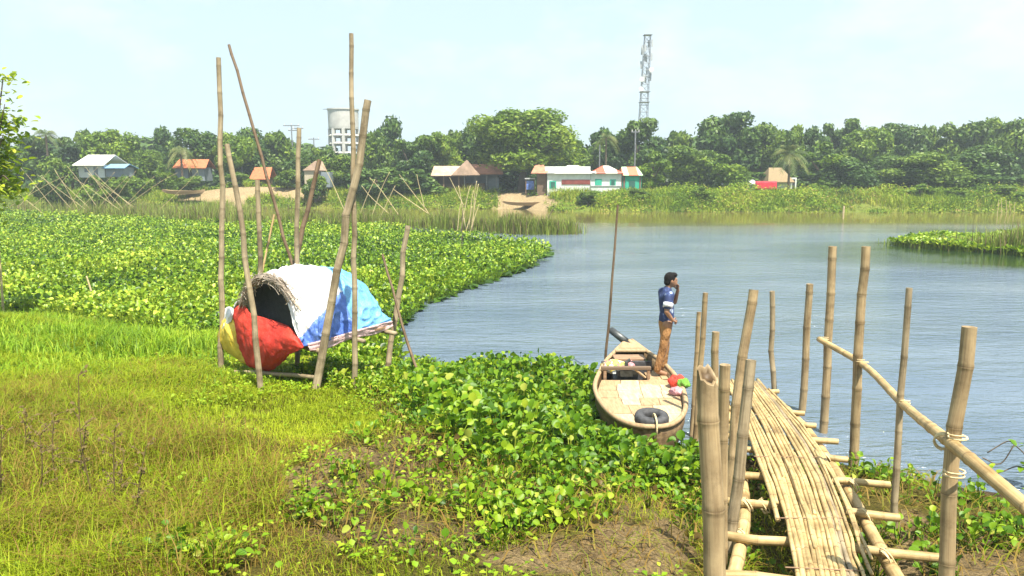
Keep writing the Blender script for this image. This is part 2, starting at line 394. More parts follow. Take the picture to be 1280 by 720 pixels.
n1 = wnoise(4.2, 7, (1, 1, 2.2), (1.7, .9, .6))
cr1 = ramp(nt, n1.outputs['Fac'], [(.50, (0, 0, 0)), (.70, (.9, .9, .9))])
mx0 = nd(nt, 'ShaderNodeMix', data_type='RGBA'); mx0.inputs[0].default_value = .78; lk(nt, sky.outputs['Color'], mx0.inputs[6]); mx0.inputs[7].default_value = (2.78, 3.52, 3.80, 1)
mxs = nd(nt, 'ShaderNodeMix', data_type='RGBA'); lk(nt, cr1.outputs['Color'], mxs.inputs[0]); lk(nt, mx0.outputs[2], mxs.inputs[6]); mxs.inputs[7].default_value = (3.6, 3.9, 3.92, 1)
lk(nt, mxs.outputs[2], bg.inputs['Color']); bg.inputs['Strength'].default_value = .11
sl = bpy.data.lights.new('sun', 'SUN'); so = bpy.data.objects.new('sun', sl); COL.objects.link(so)
sl.energy = 4.6; sl.angle = math.radians(.6); sl.color = (1, .93, .81)
sd = Vector((math.sin(AZ) * math.cos(EL), math.cos(AZ) * math.cos(EL), math.sin(EL)))
so.rotation_euler = sd.to_track_quat('Z', 'Y').to_euler(); so.location = (0, 0, 40)
vs = S.view_settings; vs.view_transform = 'Standard'; vs.look = 'None'; vs.exposure = 1.36; vs.gamma = 1

# ------------------------------------------------------------------ zones given on the ground
def ground_pts(n, x0, x1, y0, y1):
    x = RNG.uniform(x0, x1, n); y = RNG.uniform(y0, y1, n); z = gz(x, y)
    P = np.stack([x, y, np.maximum(z, 0)], 1); px, py = proj(P); return P, z, px, py
HYZ = [(455, 470), (500, 462), (545, 470), (590, 468), (640, 462), (700, 466), (748, 482), (752, 520), (765, 560), (800, 580), (870, 590), (872, 640), (800, 650), (700, 655), (650, 672), (600, 690), (500, 694), (425, 690), (365, 660), (372, 620), (420, 590), (468, 570), (485, 530), (452, 500)]
HYM = [(500, 470), (560, 480), (600, 465), (680, 470), (745, 480), (752, 520), (770, 565), (870, 590), (872, 625), (760, 620), (640, 600), (560, 560), (515, 520)]
HYR = [(860, 560), (1000, 575), (1080, 588), (1150, 598), (1215, 625), (1300, 655), (1300, 735), (860, 735)]
HYB = [(110, 735), (170, 685), (285, 690), (320, 735)]
SOILZ = [(665, 672), (740, 655), (800, 652), (868, 648), (875, 725), (690, 725), (585, 705)]
SOIL2 = [(390, 575), (440, 545), (500, 560), (520, 600), (430, 620), (360, 640), (300, 610)]
SOIL3 = [(1130, 640), (1290, 690), (1290, 740), (1090, 740)]
# ------------------------------------------------------------------ the ground: one sheet to the horizon
xs = np.unique(np.round(np.concatenate([np.linspace(-600, -40, 20), np.arange(-40, -12, 1.0), np.arange(-12, 9, .14), np.arange(9, 70, 1.0), np.linspace(70, 600, 20)]), 3))
ys = np.unique(np.round(np.concatenate([np.arange(-6, 1, .5), np.arange(1, 17, .14), np.arange(17, 70, 2), np.arange(70, 100, .7), np.arange(100, 160, 5), np.linspace(160, 1500, 24)]), 3))
X, Y = np.meshgrid(xs, ys); Z = gz(X, Y); nx, ny = len(xs), len(ys)
V = np.stack([X, Y, Z], -1).reshape(-1, 3)
i0 = (np.arange(ny - 1)[:, None] * nx + np.arange(nx - 1)[None]).ravel()
F = np.stack([i0, i0 + 1, i0 + nx + 1, i0 + nx], 1)
px, py = proj(V); near = V[:, 1] < 40; okp = near & (V[:, 1] > 2)
c = np.zeros((len(V), 4)); c[:, 3] = 1
nz = fbm(V[:, 0], V[:, 1], .5, 31)[:, None]; nb = fbm(V[:, 0], V[:, 1], 3.0, 33)[:, None]
green = np.array([.08, .085, .012]) * (1 - nz) + np.array([.17, .135, .035]) * nz
soil = np.array([.17, .115, .05]) * (1 - nz) + np.array([.33, .245, .13]) * nz
mud = np.array([.09, .065, .035]); farg = np.array([.10, .16, .02]) * (1 - nb) + np.array([.2, .2, .05]) * nb
sand = np.array([.32, .245, .14]) * (.85 + .3 * nz)
c[:, :3] = np.where(near[:, None], green, farg)
for zz in (SOILZ, SOIL2, SOIL3):
    k = (okp & inpoly(px + (nz[:, 0] - .5) * 60, py + (nz[:, 0] - .5) * 30, zz))
    c[k, :3] = soil[k]
k = okp & inpoly(px, py, HYZ); c[k, :3] = .5 * soil[k] + .5 * mud
k = near & (V[:, 2] < .05); c[k, :3] = mud
xx, yy = V[:, 0], V[:, 1]; jit = (fbm(xx, yy, 2.0, 41) - .5)
SANDF = lambda x, y, j: ((np.abs(x - .2 + (y - 85) * .15) < 2.9 + j * 5) & (y < 91 + j * 9)) | ((np.abs(x + 30) < 9 + j * 9) & (y > 86.5 + j * 5) & (y < 92 + j * 6))
k = (~near) & SANDF(xx, yy, jit); c[k, :3] = sand[k]
m, nt, b = newmat('soil_and_grass_ground')
a = nd(nt, 'ShaderNodeAttribute', attribute_name='soil'); n = noise(nt, 9, 6, .7)
r = ramp(nt, n.outputs['Fac'], [(.3, (.5, .5, .5)), (.7, (1.35, 1.35, 1.35))])
mx = nd(nt, 'ShaderNodeMix', data_type='RGBA', blend_type='MULTIPLY'); mx.inputs[0].default_value = 1
lk(nt, a.outputs['Color'], mx.inputs[6]); lk(nt, r.outputs['Color'], mx.inputs[7]); lk(nt, mx.outputs[2], b.inputs['Base Color']); b.inputs['Roughness'].default_value = .95
b.inputs['Specular IOR Level'].default_value = .1
n2 = noise(nt, 45, 6, .75); bump(nt, b, n2.outputs['Fac'], 1.0, .05)
r2 = ramp(nt, n2.outputs['Fac'], [(.36, (.42, .40, .36)), (.5, (.95, .95, .95)), (.66, (1.5, 1.45, 1.3))]); mx2 = nd(nt, 'ShaderNodeMix', data_type='RGBA', blend_type='MULTIPLY'); mx2.inputs[0].default_value = 1
lk(nt, mx.outputs[2], mx2.inputs[6]); lk(nt, r2.outputs['Color'], mx2.inputs[7]); lk(nt, mx2.outputs[2], b.inputs['Base Color'])
o = mk('ground', V, F, m, smooth=True, attrs={'soil': c}); setp(o, kind='structure')
# ------------------------------------------------------------------ water
m, nt, b = newmat('river_water')
b.inputs['Roughness'].default_value = .06; b.inputs['IOR'].default_value = 1.33
gm = nd(nt, 'ShaderNodeNewGeometry')
w1 = noise(nt, 1, 3, .55, gm.outputs['Position'], (1.1, 3.2, 1)); w2 = noise(nt, 1, 3, .6, gm.outputs['Position'], (4.0, 12, 1)); w3 = noise(nt, 1, 2, .5, gm.outputs['Position'], (.05, .16, 1))
ad = nd(nt, 'ShaderNodeMath', operation='MULTIPLY_ADD'); lk(nt, w2.outputs['Fac'], ad.inputs[0]); ad.inputs[1].default_value = .42; lk(nt, w1.outputs['Fac'], ad.inputs[2])
rs_ = ramp(nt, w3.outputs['Fac'], [(.36, (.12, .12, .12)), (.6, (1.4, 1.4, 1.4))])
sep = nd(nt, 'ShaderNodeSeparateXYZ'); lk(nt, gm.outputs['Position'], sep.inputs[0])
mr = nd(nt, 'ShaderNodeMapRange'); lk(nt, sep.outputs[1], mr.inputs['Value']); mr.inputs['From Min'].default_value = 46; mr.inputs['From Max'].default_value = 58; mr.inputs['To Min'].default_value = 1; mr.inputs['To Max'].default_value = .03
ms = nd(nt, 'ShaderNodeMath', operation='MULTIPLY'); lk(nt, rs_.outputs['Color'], ms.inputs[0]); lk(nt, mr.outputs[0], ms.inputs[1])
ms2 = nd(nt, 'ShaderNodeMath', operation='MULTIPLY'); lk(nt, ms.outputs[0], ms2.inputs[0]); ms2.inputs[1].default_value = 1.0
bp = bump(nt, b, ad.outputs[0], .5, .13)
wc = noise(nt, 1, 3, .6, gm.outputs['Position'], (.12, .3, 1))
rc = ramp(nt, wc.outputs['Fac'], [(.35, (.086, .122, .170)), (.7, (.132, .172, .22))]); mry = nd(nt, 'ShaderNodeMapRange'); lk(nt, sep.outputs[1], mry.inputs['Value']); mry.inputs['From Min'].default_value = 44; mry.inputs['From Max'].default_value = 60  # far band tinted muddy brown; the bank's reflection is put into the colour
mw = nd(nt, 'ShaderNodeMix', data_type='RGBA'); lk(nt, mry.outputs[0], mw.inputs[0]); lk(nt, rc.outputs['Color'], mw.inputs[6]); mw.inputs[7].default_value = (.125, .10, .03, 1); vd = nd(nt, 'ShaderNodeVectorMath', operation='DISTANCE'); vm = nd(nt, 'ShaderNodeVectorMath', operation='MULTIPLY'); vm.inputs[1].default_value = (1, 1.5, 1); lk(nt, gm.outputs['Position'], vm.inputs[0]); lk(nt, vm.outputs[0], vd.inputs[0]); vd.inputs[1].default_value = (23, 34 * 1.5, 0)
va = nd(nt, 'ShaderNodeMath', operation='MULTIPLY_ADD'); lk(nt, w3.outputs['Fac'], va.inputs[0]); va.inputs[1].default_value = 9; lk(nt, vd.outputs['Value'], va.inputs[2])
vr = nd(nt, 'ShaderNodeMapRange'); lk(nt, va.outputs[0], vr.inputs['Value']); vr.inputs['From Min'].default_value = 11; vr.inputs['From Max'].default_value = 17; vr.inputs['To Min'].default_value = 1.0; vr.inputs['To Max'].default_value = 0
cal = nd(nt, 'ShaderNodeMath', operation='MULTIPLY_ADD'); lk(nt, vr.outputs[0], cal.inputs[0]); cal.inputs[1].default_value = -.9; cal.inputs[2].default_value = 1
ms3 = nd(nt, 'ShaderNodeMath', operation='MULTIPLY'); lk(nt, ms2.outputs[0], ms3.inputs[0]); lk(nt, cal.outputs[0], ms3.inputs[1]); lk(nt, ms3.outputs[0], bp.inputs['Strength'])
mw2 = nd(nt, 'ShaderNodeMix', data_type='RGBA'); lk(nt, vr.outputs[0], mw2.inputs[0]); lk(nt, mw.outputs[2], mw2.inputs[6]); mw2.inputs[7].default_value = (.02, .04, .014, 1); lk(nt, mw2.outputs[2], b.inputs['Base Color'])  # dark green round the raft: tree reflections painted into the water colour
wx = np.array([-600, -60, -30, -12, 0, 12, 40, 80, 600.]); wy = np.array([1.5, 4, 8, 14, 24, 40, 60, 80, 96.])
X, Y = np.meshgrid(wx, wy); V = np.stack([X, Y, 0 * X], -1).reshape(-1, 3); n_ = len(wx)
i0 = (np.arange(len(wy) - 1)[:, None] * n_ + np.arange(n_ - 1)[None]).ravel()
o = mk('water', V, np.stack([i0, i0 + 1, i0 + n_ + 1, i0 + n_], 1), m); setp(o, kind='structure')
# ------------------------------------------------------------------ floating hyacinth mats (nobody could count the leaves)
MATZ = [(-90, 392), (0, 398), (280, 436), (400, 462), (455, 470), (500, 462), (496, 440), (505, 408), (530, 384), (580, 364), (640, 344), (684, 326), (690, 316), (668, 306), (610, 300), (520, 290), (440, 278), (300, 282), (160, 274), (0, 264), (-90, 264)]
def cone(n, y0, y1, pxa, pxb):
    y = y0 * (y1 / y0) ** RNG.random(n); xa = (pxa - 640) / FP; xb = (pxb - 640) / FP
    return RNG.uniform(xa, xb, n) * y * 1.02, y
x, y = cone(165000, 11.5, 78, -80, 720)
P = np.stack([x, y, 0 * x], 1); px, py = proj(P); jj = (fbm(x, y, 2.0, 51) - .5)
k = inpoly(px + jj * 24, py + jj * 10, MATZ); P = P[k]; n = len(P)
dist = P[:, 1]; pv = fbm(P[:, 0], P[:, 1], 3.0, 52)
P[:, 2] = np.maximum(gz(P[:, 0], P[:, 1]), 0)
hgt = .14 + .40 * pv
v_ = np.clip(.46 + (pv - .5) * .9 + RNG.normal(0, .28, n), 0, 1)
Sz = (.052 + .06 * RNG.random(n) ** 1.5) * RNG.choice([.75, 1, 1.25], n) * np.clip(.8 + dist / 60, 1, 1.8)
f = dist < 30
parts = []
for sel, rows in ((f, 4), (~f, 3)):
    Q = P[sel]; q = len(Q); parts.append(leaves(Q, RNG.uniform(0, 6.28, q), hgt[sel] * RNG.uniform(.35, 1.25, q), RNG.uniform(0, .7, q), Sz[sel], RNG.uniform(.1, 1.45, q), v_[sel], rows, rows == 4, RNG.normal(0, .4, q), .16, .85))
V, F, A = merge(parts); o = mk('floating_hyacinth_mat', V, F, M['mat'], attrs={'v': A}); setp(o, 'broad mat of bright green water hyacinth floating left of the open water', 'water hyacinth', kind='stuff')
# low leaves under the mat, coloured dark to stand for shaded gaps
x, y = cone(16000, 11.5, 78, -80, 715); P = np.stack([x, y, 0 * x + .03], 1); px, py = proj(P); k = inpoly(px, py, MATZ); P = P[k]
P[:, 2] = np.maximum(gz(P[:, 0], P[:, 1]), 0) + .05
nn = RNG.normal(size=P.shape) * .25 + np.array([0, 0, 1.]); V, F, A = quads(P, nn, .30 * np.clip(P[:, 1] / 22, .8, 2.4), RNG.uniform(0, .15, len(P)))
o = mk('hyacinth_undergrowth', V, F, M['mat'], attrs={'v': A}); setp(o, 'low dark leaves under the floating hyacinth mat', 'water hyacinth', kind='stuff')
ISL = [(1108, 306), (1150, 302), (1200, 300), (1290, 300), (1420, 300), (1420, 326), (1290, 322), (1225, 316), (1150, 311)]
x, y = cone(26000, 32, 43, 1090, 1440); P = np.stack([x, y, 0 * x], 1); px, py = proj(P); jj = fbm(x, y, 1.2, 53) - .5
k = inpoly(px + jj * 30, py + jj * 5, ISL); P = P[k]; n = len(P)
V, F, A = leaves(P, RNG.uniform(0, 6.28, n), (.12 + .55 * fbm(P[:, 0], P[:, 1], 1.5, 54)) * RNG.uniform(.5, 1.1, n), RNG.uniform(0, .6, n), .14 + .08 * RNG.random(n), RNG.uniform(0, 1.3, n), np.clip(RNG.normal(.6, .22, n), 0, 1), 3, True)
o = mk('hyacinth_raft', V, F, M['mat'], attrs={'v': A}); setp(o, 'narrow raft of water hyacinth floating at the right of the river', 'water hyacinth', kind='stuff')
# tiny drifting tufts
for i, (tx, ty) in enumerate(((897, 354), (1120, 668))):
    pass
# ------------------------------------------------------------------ reeds
def reedband(n, path, spread, hmin, hmax, seed, vlow=.55, taper=1):
    path = np.array(path, float); t = RNG.random(n) * (len(path) - 1); i = np.minimum(t.astype(int), len(path) - 2); f = (t - i)[:, None]
    Q = path[i] * (1 - f) + path[i + 1] * f
    Q = Q + np.stack([RNG.normal(0, spread, n), RNG.normal(0, spread * 1.2, n), 0 * t], 1)
    cl = fbm(Q[:, 0], Q[:, 1], 2.2, seed); keep = cl > .36; Q = Q[keep]; cl = cl[keep]; n = len(Q)
    h = (hmin + (hmax - hmin) * np.clip((cl - .3) * 2.0, 0, 1)) * RNG.uniform(.55, 1.15, n)
    v = np.where(RNG.random(n) < .3, RNG.uniform(0, .4, n), RNG.uniform(.4, 1, n))
    return blades(Q, h, .045 * RNG.uniform(.6, 1.3, n), RNG.uniform(.05, .5, n), RNG.uniform(0, 6.28, n), v)
rp = [at_z(p[0], p[1], 0) for p in ((120, 272), (200, 275), (300, 280), (400, 283), (470, 283))]
rp2 = [at_z(p[0], p[1], 0) for p in ((470, 281), (540, 284), (600, 289), (660, 292), (712, 292))]
parts = [reedband(7000, rp, .8, .5, 1.9, 61), reedband(5200, rp2, .55, .4, 1.6, 62), reedband(3000, [at_z(0, 262, 0), at_z(160, 262, 0), at_z(330, 262, 0)], 3, .5, 1.6, 63),
         reedband(5200, [at_z(1258, 316, 0), at_z(1290, 312, 0), at_z(1340, 312, 0)], .6, .9, 2.0, 64), reedband(1500, [at_z(1130, 308, 0), at_z(1258, 312, 0)], .5, .3, .8, 65)]
V, F, A = merge(parts); o = mk('reeds', V, F, M['reed'], attrs={'v': A}); setp(o, 'strip of brown footed reeds standing in the water behind the hyacinth mat', 'reeds', kind='stuff')

# ------------------------------------------------------------------ near hyacinth on the bank
parts = []
def plants(zone, n, box, hfun, vmean, nl=(5, 9), Smin=.065, Smax=.125, dens=None):
    P, z, px, py = ground_pts(n, *box); jj = fbm(P[:, 0], P[:, 1], .7, 71) - .5
    k = inpoly(px + jj * 50, py + jj * 30, zone)
    if dens is not None: k &= RNG.random(n) < dens(px, py, P)
    P = P[k]; px = px[k]; py = py[k]
    H = hfun(px, py, P)
    ax_ = 2.0 + (P[:, 1] - 4.8) * .235; H = np.where(np.abs(P[:, 0] - ax_) < .55, np.minimum(H, .07), H)
    cnt = RNG.integers(nl[0], nl[1], len(P)); Sp = RNG.uniform(.72, 1.2, len(P)); idx = np.repeat(np.arange(len(P)), cnt); q = len(idx)
    az = RNG.uniform(0, 6.28, q); inner = RNG.random(q)
    L = H[idx] * RNG.uniform(.55, 1.15, q); tilt = .1 + .75 * inner + RNG.normal(0, .1, q)
    Q = P[idx] + np.stack([np.cos(az) * .015, np.sin(az) * .015, 0 * az - .01], 1)
    vv = np.clip(vmean(px, py)[idx] + (RNG.normal(0, .11, len(P)))[idx] + RNG.normal(0, .19, q), .11, 1)
    dead = RNG.random(q) < np.where(H[idx] < .185, .24, .06); vv = np.where(dead, RNG.uniform(0, .09, q), vv); L = np.where(dead, L * .5, L)
    yel = RNG.random(q) < .035; vv = np.where(yel, 1.0, vv)
    parts.append(leaves(Q, az, L, tilt, RNG.uniform(Smin, Smax, q) * Sp[idx] * np.clip(H[idx] / .3, .62, 1.0), RNG.uniform(-.55, 1.35, q) + (1 - inner) * .15, vv, 5, True, RNG.normal(0, .5, q), .21, .82))
mound = lambda px, py: np.exp(-((px - 660) / 110) ** 2 - ((py - 500) / 55) ** 2)
inM = lambda px, py: inpoly(px, py, HYM)
hfun = lambda px, py, P: np.where(inM(px, py), .22 + .22 * mound(px, py) - .10 * np.clip((px - 715) / 60, 0, 1), .11 + .08 * RNG.random(len(px)))
vme = lambda px, py: np.where(inM(px, py), .46, .58)
plants(HYZ, 6500, (-3.6, 2.8, 4.4, 13.5), hfun, vme, dens=lambda px, py, P: np.where(inM(px, py), .62, np.clip((fbm(P[:, 0], P[:, 1], .8, 73) - .30) * 2.0, 0.08, .9)))
plants(HYR, 3600, (.9, 6.5, 3.2, 9.6), lambda px, py, P: .10 + .13 * RNG.random(len(px)), lambda px, py: .5 + 0 * px, dens=lambda px, py, P: np.clip((fbm(P[:, 0], P[:, 1], .7, 74) - .44) * 2.2, .02, .55))
plants([(738, 520), (770, 556), (800, 580), (850, 590), (874, 580), (872, 610), (790, 610), (740, 570)], 1500, (.6, 2.6, 6.5, 9.6), lambda px, py, P: np.where(P[:, 1] > 8.3, .12, .22) + .06 * RNG.random(len(px)), lambda px, py: .42 + 0 * px)
plants(HYB, 500, (-3, -1.2, 4.2, 5.4), lambda px, py, P: .10 + .08 * RNG.random(len(px)), lambda px, py: .5 + 0 * px, Smin=.06, Smax=.10)
SHZ = [(395, 430), (470, 428), (540, 452), (560, 475), (520, 530), (470, 520), (430, 490), (380, 486)]
plants(SHZ, 2600, (-3.4, -.8, 9, 13.5), lambda px, py, P: .13 + .1 * RNG.random(len(px)), lambda px, py: .62 + 0 * px, Smin=.06, Smax=.09)
V, F, A = merge(parts); o = mk('water_hyacinth', V, F, M['hyacinth'], attrs={'v': A}); setp(o, 'mass of big leaved water hyacinth heaped on the near bank beside the boat', 'water hyacinth', kind='stuff')
# dry stalks and litter among them
P, z, px, py = ground_pts(26000, -3.8, 6.5, 3.0, 12); k = inpoly(px, py, HYZ) | inpoly(px, py, HYR) | inpoly(px, py, SOILZ) | inpoly(px, py, SOIL2); k &= RNG.random(len(k)) < .42; P = P[k]; n = len(P)
P[:, 2] += .012; V, F, A = blades(P, RNG.uniform(.05, .22, n), RNG.uniform(.006, .016, n), RNG.uniform(1.3, 2.2, n), RNG.uniform(0, 6.28, n), RNG.uniform(0, .26, n))
o = mk('dry_stalk_litter', V, F, M['grass'], attrs={'v': A}); setp(o, 'brown dry stalks strewn over the muddy bank', 'plant litter', kind='stuff')
# ------------------------------------------------------------------ grass on the bank
P, z, px, py = ground_pts(760000, -11, 2.6, 3.0, 17.5)
bare = inpoly(px, py, SOILZ) | inpoly(px, py, SOIL2); hyz = inpoly(px, py, HYZ)
pn = fbm(P[:, 0], P[:, 1], .9, 81)
dens = np.where(bare, .06, np.where(hyz, .22, np.clip(.55 + (pn - .42) * 2.0, .25, 1))) * (z > .03) * np.clip((P[:, 1] / 7.5), .95, 1.25) * (px > -60)
dens = dens * np.where(np.abs(P[:, 0] - (2.05 + (P[:, 1] - 4.8) * .235)) < .6, .25, 1); k = RNG.random(len(P)) < dens * .9; P = P[k]; pn = pn[k]; px = px[k]; py = py[k]; n = len(P)
left = np.clip((330 - px) / 250, 0, 1); tallz = np.clip((470 - py) / 60, 0, 1) * np.clip((300 - px) / 60, 0, 1)
h = (.035 + .08 * pn + .19 * left * pn) * RNG.uniform(.5, 1.4, n)
dry = np.clip((fbm(P[:, 0], P[:, 1], 1.6, 83) - .44) * 2.6, 0, .7) * np.clip((py - 440) / 100, 0.05, 1)
v_ = np.where(RNG.random(n) < dry, RNG.uniform(0, .2, n), np.clip(RNG.normal(.60 - .05 * left, .2, n) + (fbm(P[:, 0], P[:, 1], 2.3, 84) - .5) * .9, .2, 1))
V, F, A = blades(P, h, RNG.uniform(.004, .009, n) * np.clip(P[:, 1] / 7, .7, 1.8), RNG.uniform(.2, 1.5, n), RNG.uniform(0, 6.28, n), v_)
o = mk('bank_grass', V, F, M['grass'], attrs={'v': A}); setp(o, 'short olive grass covering the near bank', 'grass', kind='stuff')
# tall bright grass at the left
P, z, px, py = ground_pts(100000, -13.5, -2.4, 5.6, 20)
TZ2 = [(-70, 430), (240, 440), (290, 500), (200, 560), (90, 540), (-70, 600)]
TZ = [(-70, 392), (0, 396), (60, 404), (150, 408), (210, 424), (280, 432), (300, 470), (395, 470), (400, 500), (300, 492), (180, 500), (-70, 520)]
jj = fbm(P[:, 0], P[:, 1], 1.5, 89) - .5; k = inpoly(px + jj * 60, py + jj * 55, TZ) & (RNG.random(len(P)) < np.clip((fbm(P[:, 0], P[:, 1], 1.2, 85) - .3) * 3, .12, 1)) | inpoly(px + jj * 60, py + jj * 50, TZ2) & (RNG.random(len(P)) < np.clip((fbm(P[:, 0], P[:, 1], .8, 90) - .42) * 2.5, .03, .8)); P = P[k]; n = len(P); py = py[k]
tn = fbm(P[:, 0], P[:, 1], 1.1, 86); h = RNG.uniform(.12, .36, n) * (.55 + .9 * tn) * np.where(py > 455, .6, 1)
V, F, A = blades(P, h, RNG.uniform(.010, .022, n), RNG.uniform(.2, 1.1, n), RNG.uniform(0, 6.28, n), np.clip(RNG.normal(.38, .22, n) + (tn - .5) * .9, 0, 1))
o = mk('tall_grass', V, F, M['tall'], attrs={'v': A}); setp(o, 'tall bright green grass between the bank and the hyacinth mat', 'grass', kind='stuff')
# dry brown growth, lower left
P, z, px, py = ground_pts(110000, -6.5, -1.0, 3.6, 8.6); k = inpoly(px, py, [(-60, 520), (60, 480), (150, 490), (230, 540), (330, 560), (360, 640), (260, 735), (-60, 735)]) & (RNG.random(len(P)) < np.clip((fbm(P[:, 0], P[:, 1], .6, 87) - .36) * 2.2, 0, .75)); P = P[k]; n = len(P)
V, F, A = blades(P, RNG.uniform(.10, .34, n), RNG.uniform(.004, .009, n), RNG.uniform(.2, 1.6, n), RNG.uniform(0, 6.28, n), np.where(RNG.random(n) < .6, RNG.uniform(0, .24, n), RNG.uniform(.3, .8, n)))
o = mk('dry_grass', V, F, M['grass'], attrs={'v': A}); setp(o, 'straggling brown dry grass at the lower left', 'grass', kind='stuff')
# small weedy leaves in the grass
P, z, px, py = ground_pts(70000, -8, 1.5, 3.6, 12); k = (~inpoly(px, py, SOILZ)) & (px > -50) & (z > .1) & (RNG.random(len(P)) < np.clip((fbm(P[:, 0], P[:, 1], .45, 88) - .45) * 2.2, 0, .6)); P = P[k]; n = len(P)
V, F, A = leaves(P, RNG.uniform(0, 6.28, n), RNG.uniform(.03, .12, n), RNG.uniform(0, .9, n), RNG.uniform(.02, .05, n), RNG.uniform(-.2, 1, n), np.clip(RNG.normal(.6, .2, n), 0, 1), 3, False)
o = mk('low_weeds', V, F, M['tall'], attrs={'v': A}); setp(o, 'small leafy weeds dotted through the bank grass', 'weeds', kind='stuff')
# ------------------------------------------------------------------ far bank scrub
def farscrub():
    parts = []
    n = 5200; x = RNG.uniform(-78, 72, n); u = RNG.uniform(-.2, 7.5, n) ; y = fshore(x) + u
    right = np.clip((x - 10) / 8, 0, 1)
    dn = fbm(x, y, 3.2, 91); keep = (dn > .33) & ~SANDF(x, y, fbm(x, y, 2, 41) - .5)
    x, y, u, dn, right = x[keep], y[keep], u[keep], dn[keep], right[keep]; n = len(x)
    z = gz(x, y); H = (.35 + .9 * np.clip((dn - .3) * 2.2, 0, 1)) * (.75 + .65 * right) * np.clip(.35 + u / 3, 0, 1); Rr = RNG.uniform(.5, 1.0, n)
    cv = np.clip(fbm(x, y, 5, 93) * 1.5 - .25 + RNG.normal(0, .14, n), 0, 1)
    brown = RNG.random(n) < .09
    k = 22; idx = np.repeat(np.arange(n), k); q = len(idx)
    th = RNG.uniform(0, 6.28, q); rr = np.sqrt(RNG.random(q)); hh = RNG.random(q) ** .7
    P = np.stack([x[idx] + np.cos(th) * rr * Rr[idx], y[idx] + np.sin(th) * rr * Rr[idx], z[idx] + hh * H[idx] * np.sqrt(np.clip(1.15 - rr ** 2, 0, 1))], 1)
    nr = np.stack([np.cos(th) * rr, np.sin(th) * rr, .4 + hh], 1) + RNG.normal(0, .6, (q, 3))
    parts.append(quads(P, nr, RNG.uniform(.08, .20, q), np.clip(np.where(brown[idx], .95, cv[idx] * .85) + RNG.normal(0, .12, q), 0, 1)))
    n = 46000; x = RNG.uniform(-78, 72, n); y = fshore(x) + RNG.uniform(-.3, 6.5, n); k = (fbm(x, y, 2.4, 95) > .36) & ~SANDF(x, y, fbm(x, y, 2, 41) - .5); x, y = x[k], y[k]; n = len(x)
    parts.append(blades(np.stack([x, y, gz(x, y)], 1), (.35 + 1.2 * fbm(x, y, 4, 98)) * RNG.uniform(.5, 1.25, n) * np.clip(.4 + (y - fshore(x)) / 2, .3, 1), RNG.uniform(.03, .08, n), RNG.uniform(.2, 1.1, n), RNG.uniform(0, 6.28, n), np.clip(RNG.normal(.60, .16, n) + (fbm(x, y, 6, 99) - .5) * .9, 0, 1)))
    return merge(parts)
V, F, A = farscrub(); o = mk('bank_scrub', V, F, M['scrub'], attrs={'v': A}); setp(o, 'tangled yellow green scrub covering the far bank', 'scrub', kind='stuff')
n = 60000; x = RNG.uniform(-150, 150, n); y = RNG.uniform(88, 112, n); k = (fbm(x, y, 4, 96) > .40) & ~SANDF(x, y, 0 * x); x, y = x[k], y[k]; n = len(x)
V, F, A = blades(np.stack([x, y, gz(x, y)], 1), RNG.uniform(.15, .6, n), RNG.uniform(.05, .12, n), RNG.uniform(.2, 1, n), RNG.uniform(0, 6.28, n), np.clip(RNG.normal(.55, .25, n), 0, 1))
o = mk('meadow_grass', V, F, M['scrub'], attrs={'v': A}); setp(o, 'rough grass on the flat land behind the far bank', 'grass', kind='stuff')

# ------------------------------------------------------------------ trees (unit prototypes: foot at 0, top at 1, half width 1)
def crown_data(seed, nl, nleaf, shape='broad', lsz=.085):
    rs = np.random.default_rng(seed); C = []; R = []
    lo = {'broad': .34, 'mango': .22, 'tall': .36, 'bush': .12}[shape]
    for i in range(nl):
        for _ in range(60):
            p = np.array([*rs.uniform(-1, 1, 2), rs.uniform(lo, .92)]); t = (p[2] - lo) / (1 - lo)
            env = {'broad': math.sqrt(max(0, 1 - (1.6 * t - .62) ** 2)), 'mango': math.sqrt(max(0, 1 - (t * .95) ** 2)), 'tall': .35 + .6 * math.sin(math.pi * min(1, t * 1.0 + .15)) * (1 - .45 * t), 'bush': math.sqrt(max(0, 1 - t * t))}[shape]
            if math.hypot(p[0], p[1]) < env * .84: break
        C.append(p); R.append(rs.uniform(.17, .42) * (1.15 - .3 * t))
    C = np.array(C); R = np.array(R)
    i = rs.integers(0, nl, nleaf * 2); d = rs.normal(size=(nleaf * 2, 3)); d[:, 2] = d[:, 2] * .9 + .25; d /= np.linalg.norm(d, axis=1, keepdims=True)
    rr = np.where(rs.random(len(i)) < .72, rs.uniform(.78, 1.16, len(i)), np.where(rs.random(len(i)) < .3, rs.uniform(1.1, 1.45, len(i)), rs.uniform(.2, .85, len(i))))
    off = d * (R[i] * rr)[:, None]; off[:, 2] *= .36
    P = C[i] + off
    D = np.linalg.norm((P[:, None] - C[None]) / np.array([1, 1, .36]), axis=2) / R[None]
    ins = (D < .72).sum(1) > 0; ins &= rr > .82; keep = ~ins & (P[:, 2] > lo * .7) & (P[:, 2] < 1.0)
    P = P[keep][:nleaf]; d = d[keep][:nleaf]; i = i[keep][:nleaf]
    global RNG
    sv = RNG; RNG = rs
    lobe = rs.uniform(-.22, .22, nl)
    v = np.clip(.45 + lobe[i] + rs.normal(0, .16, len(P)), 0, 1)
    kz = 2.5; V, F, A = quads(P * [1, 1, kz], d + rs.normal(0, .65, d.shape), lsz * rs.uniform(.6, 1.35, len(P)), v); V = V / [1, 1, kz]
    RNG = sv
    return V, F, A, C, R
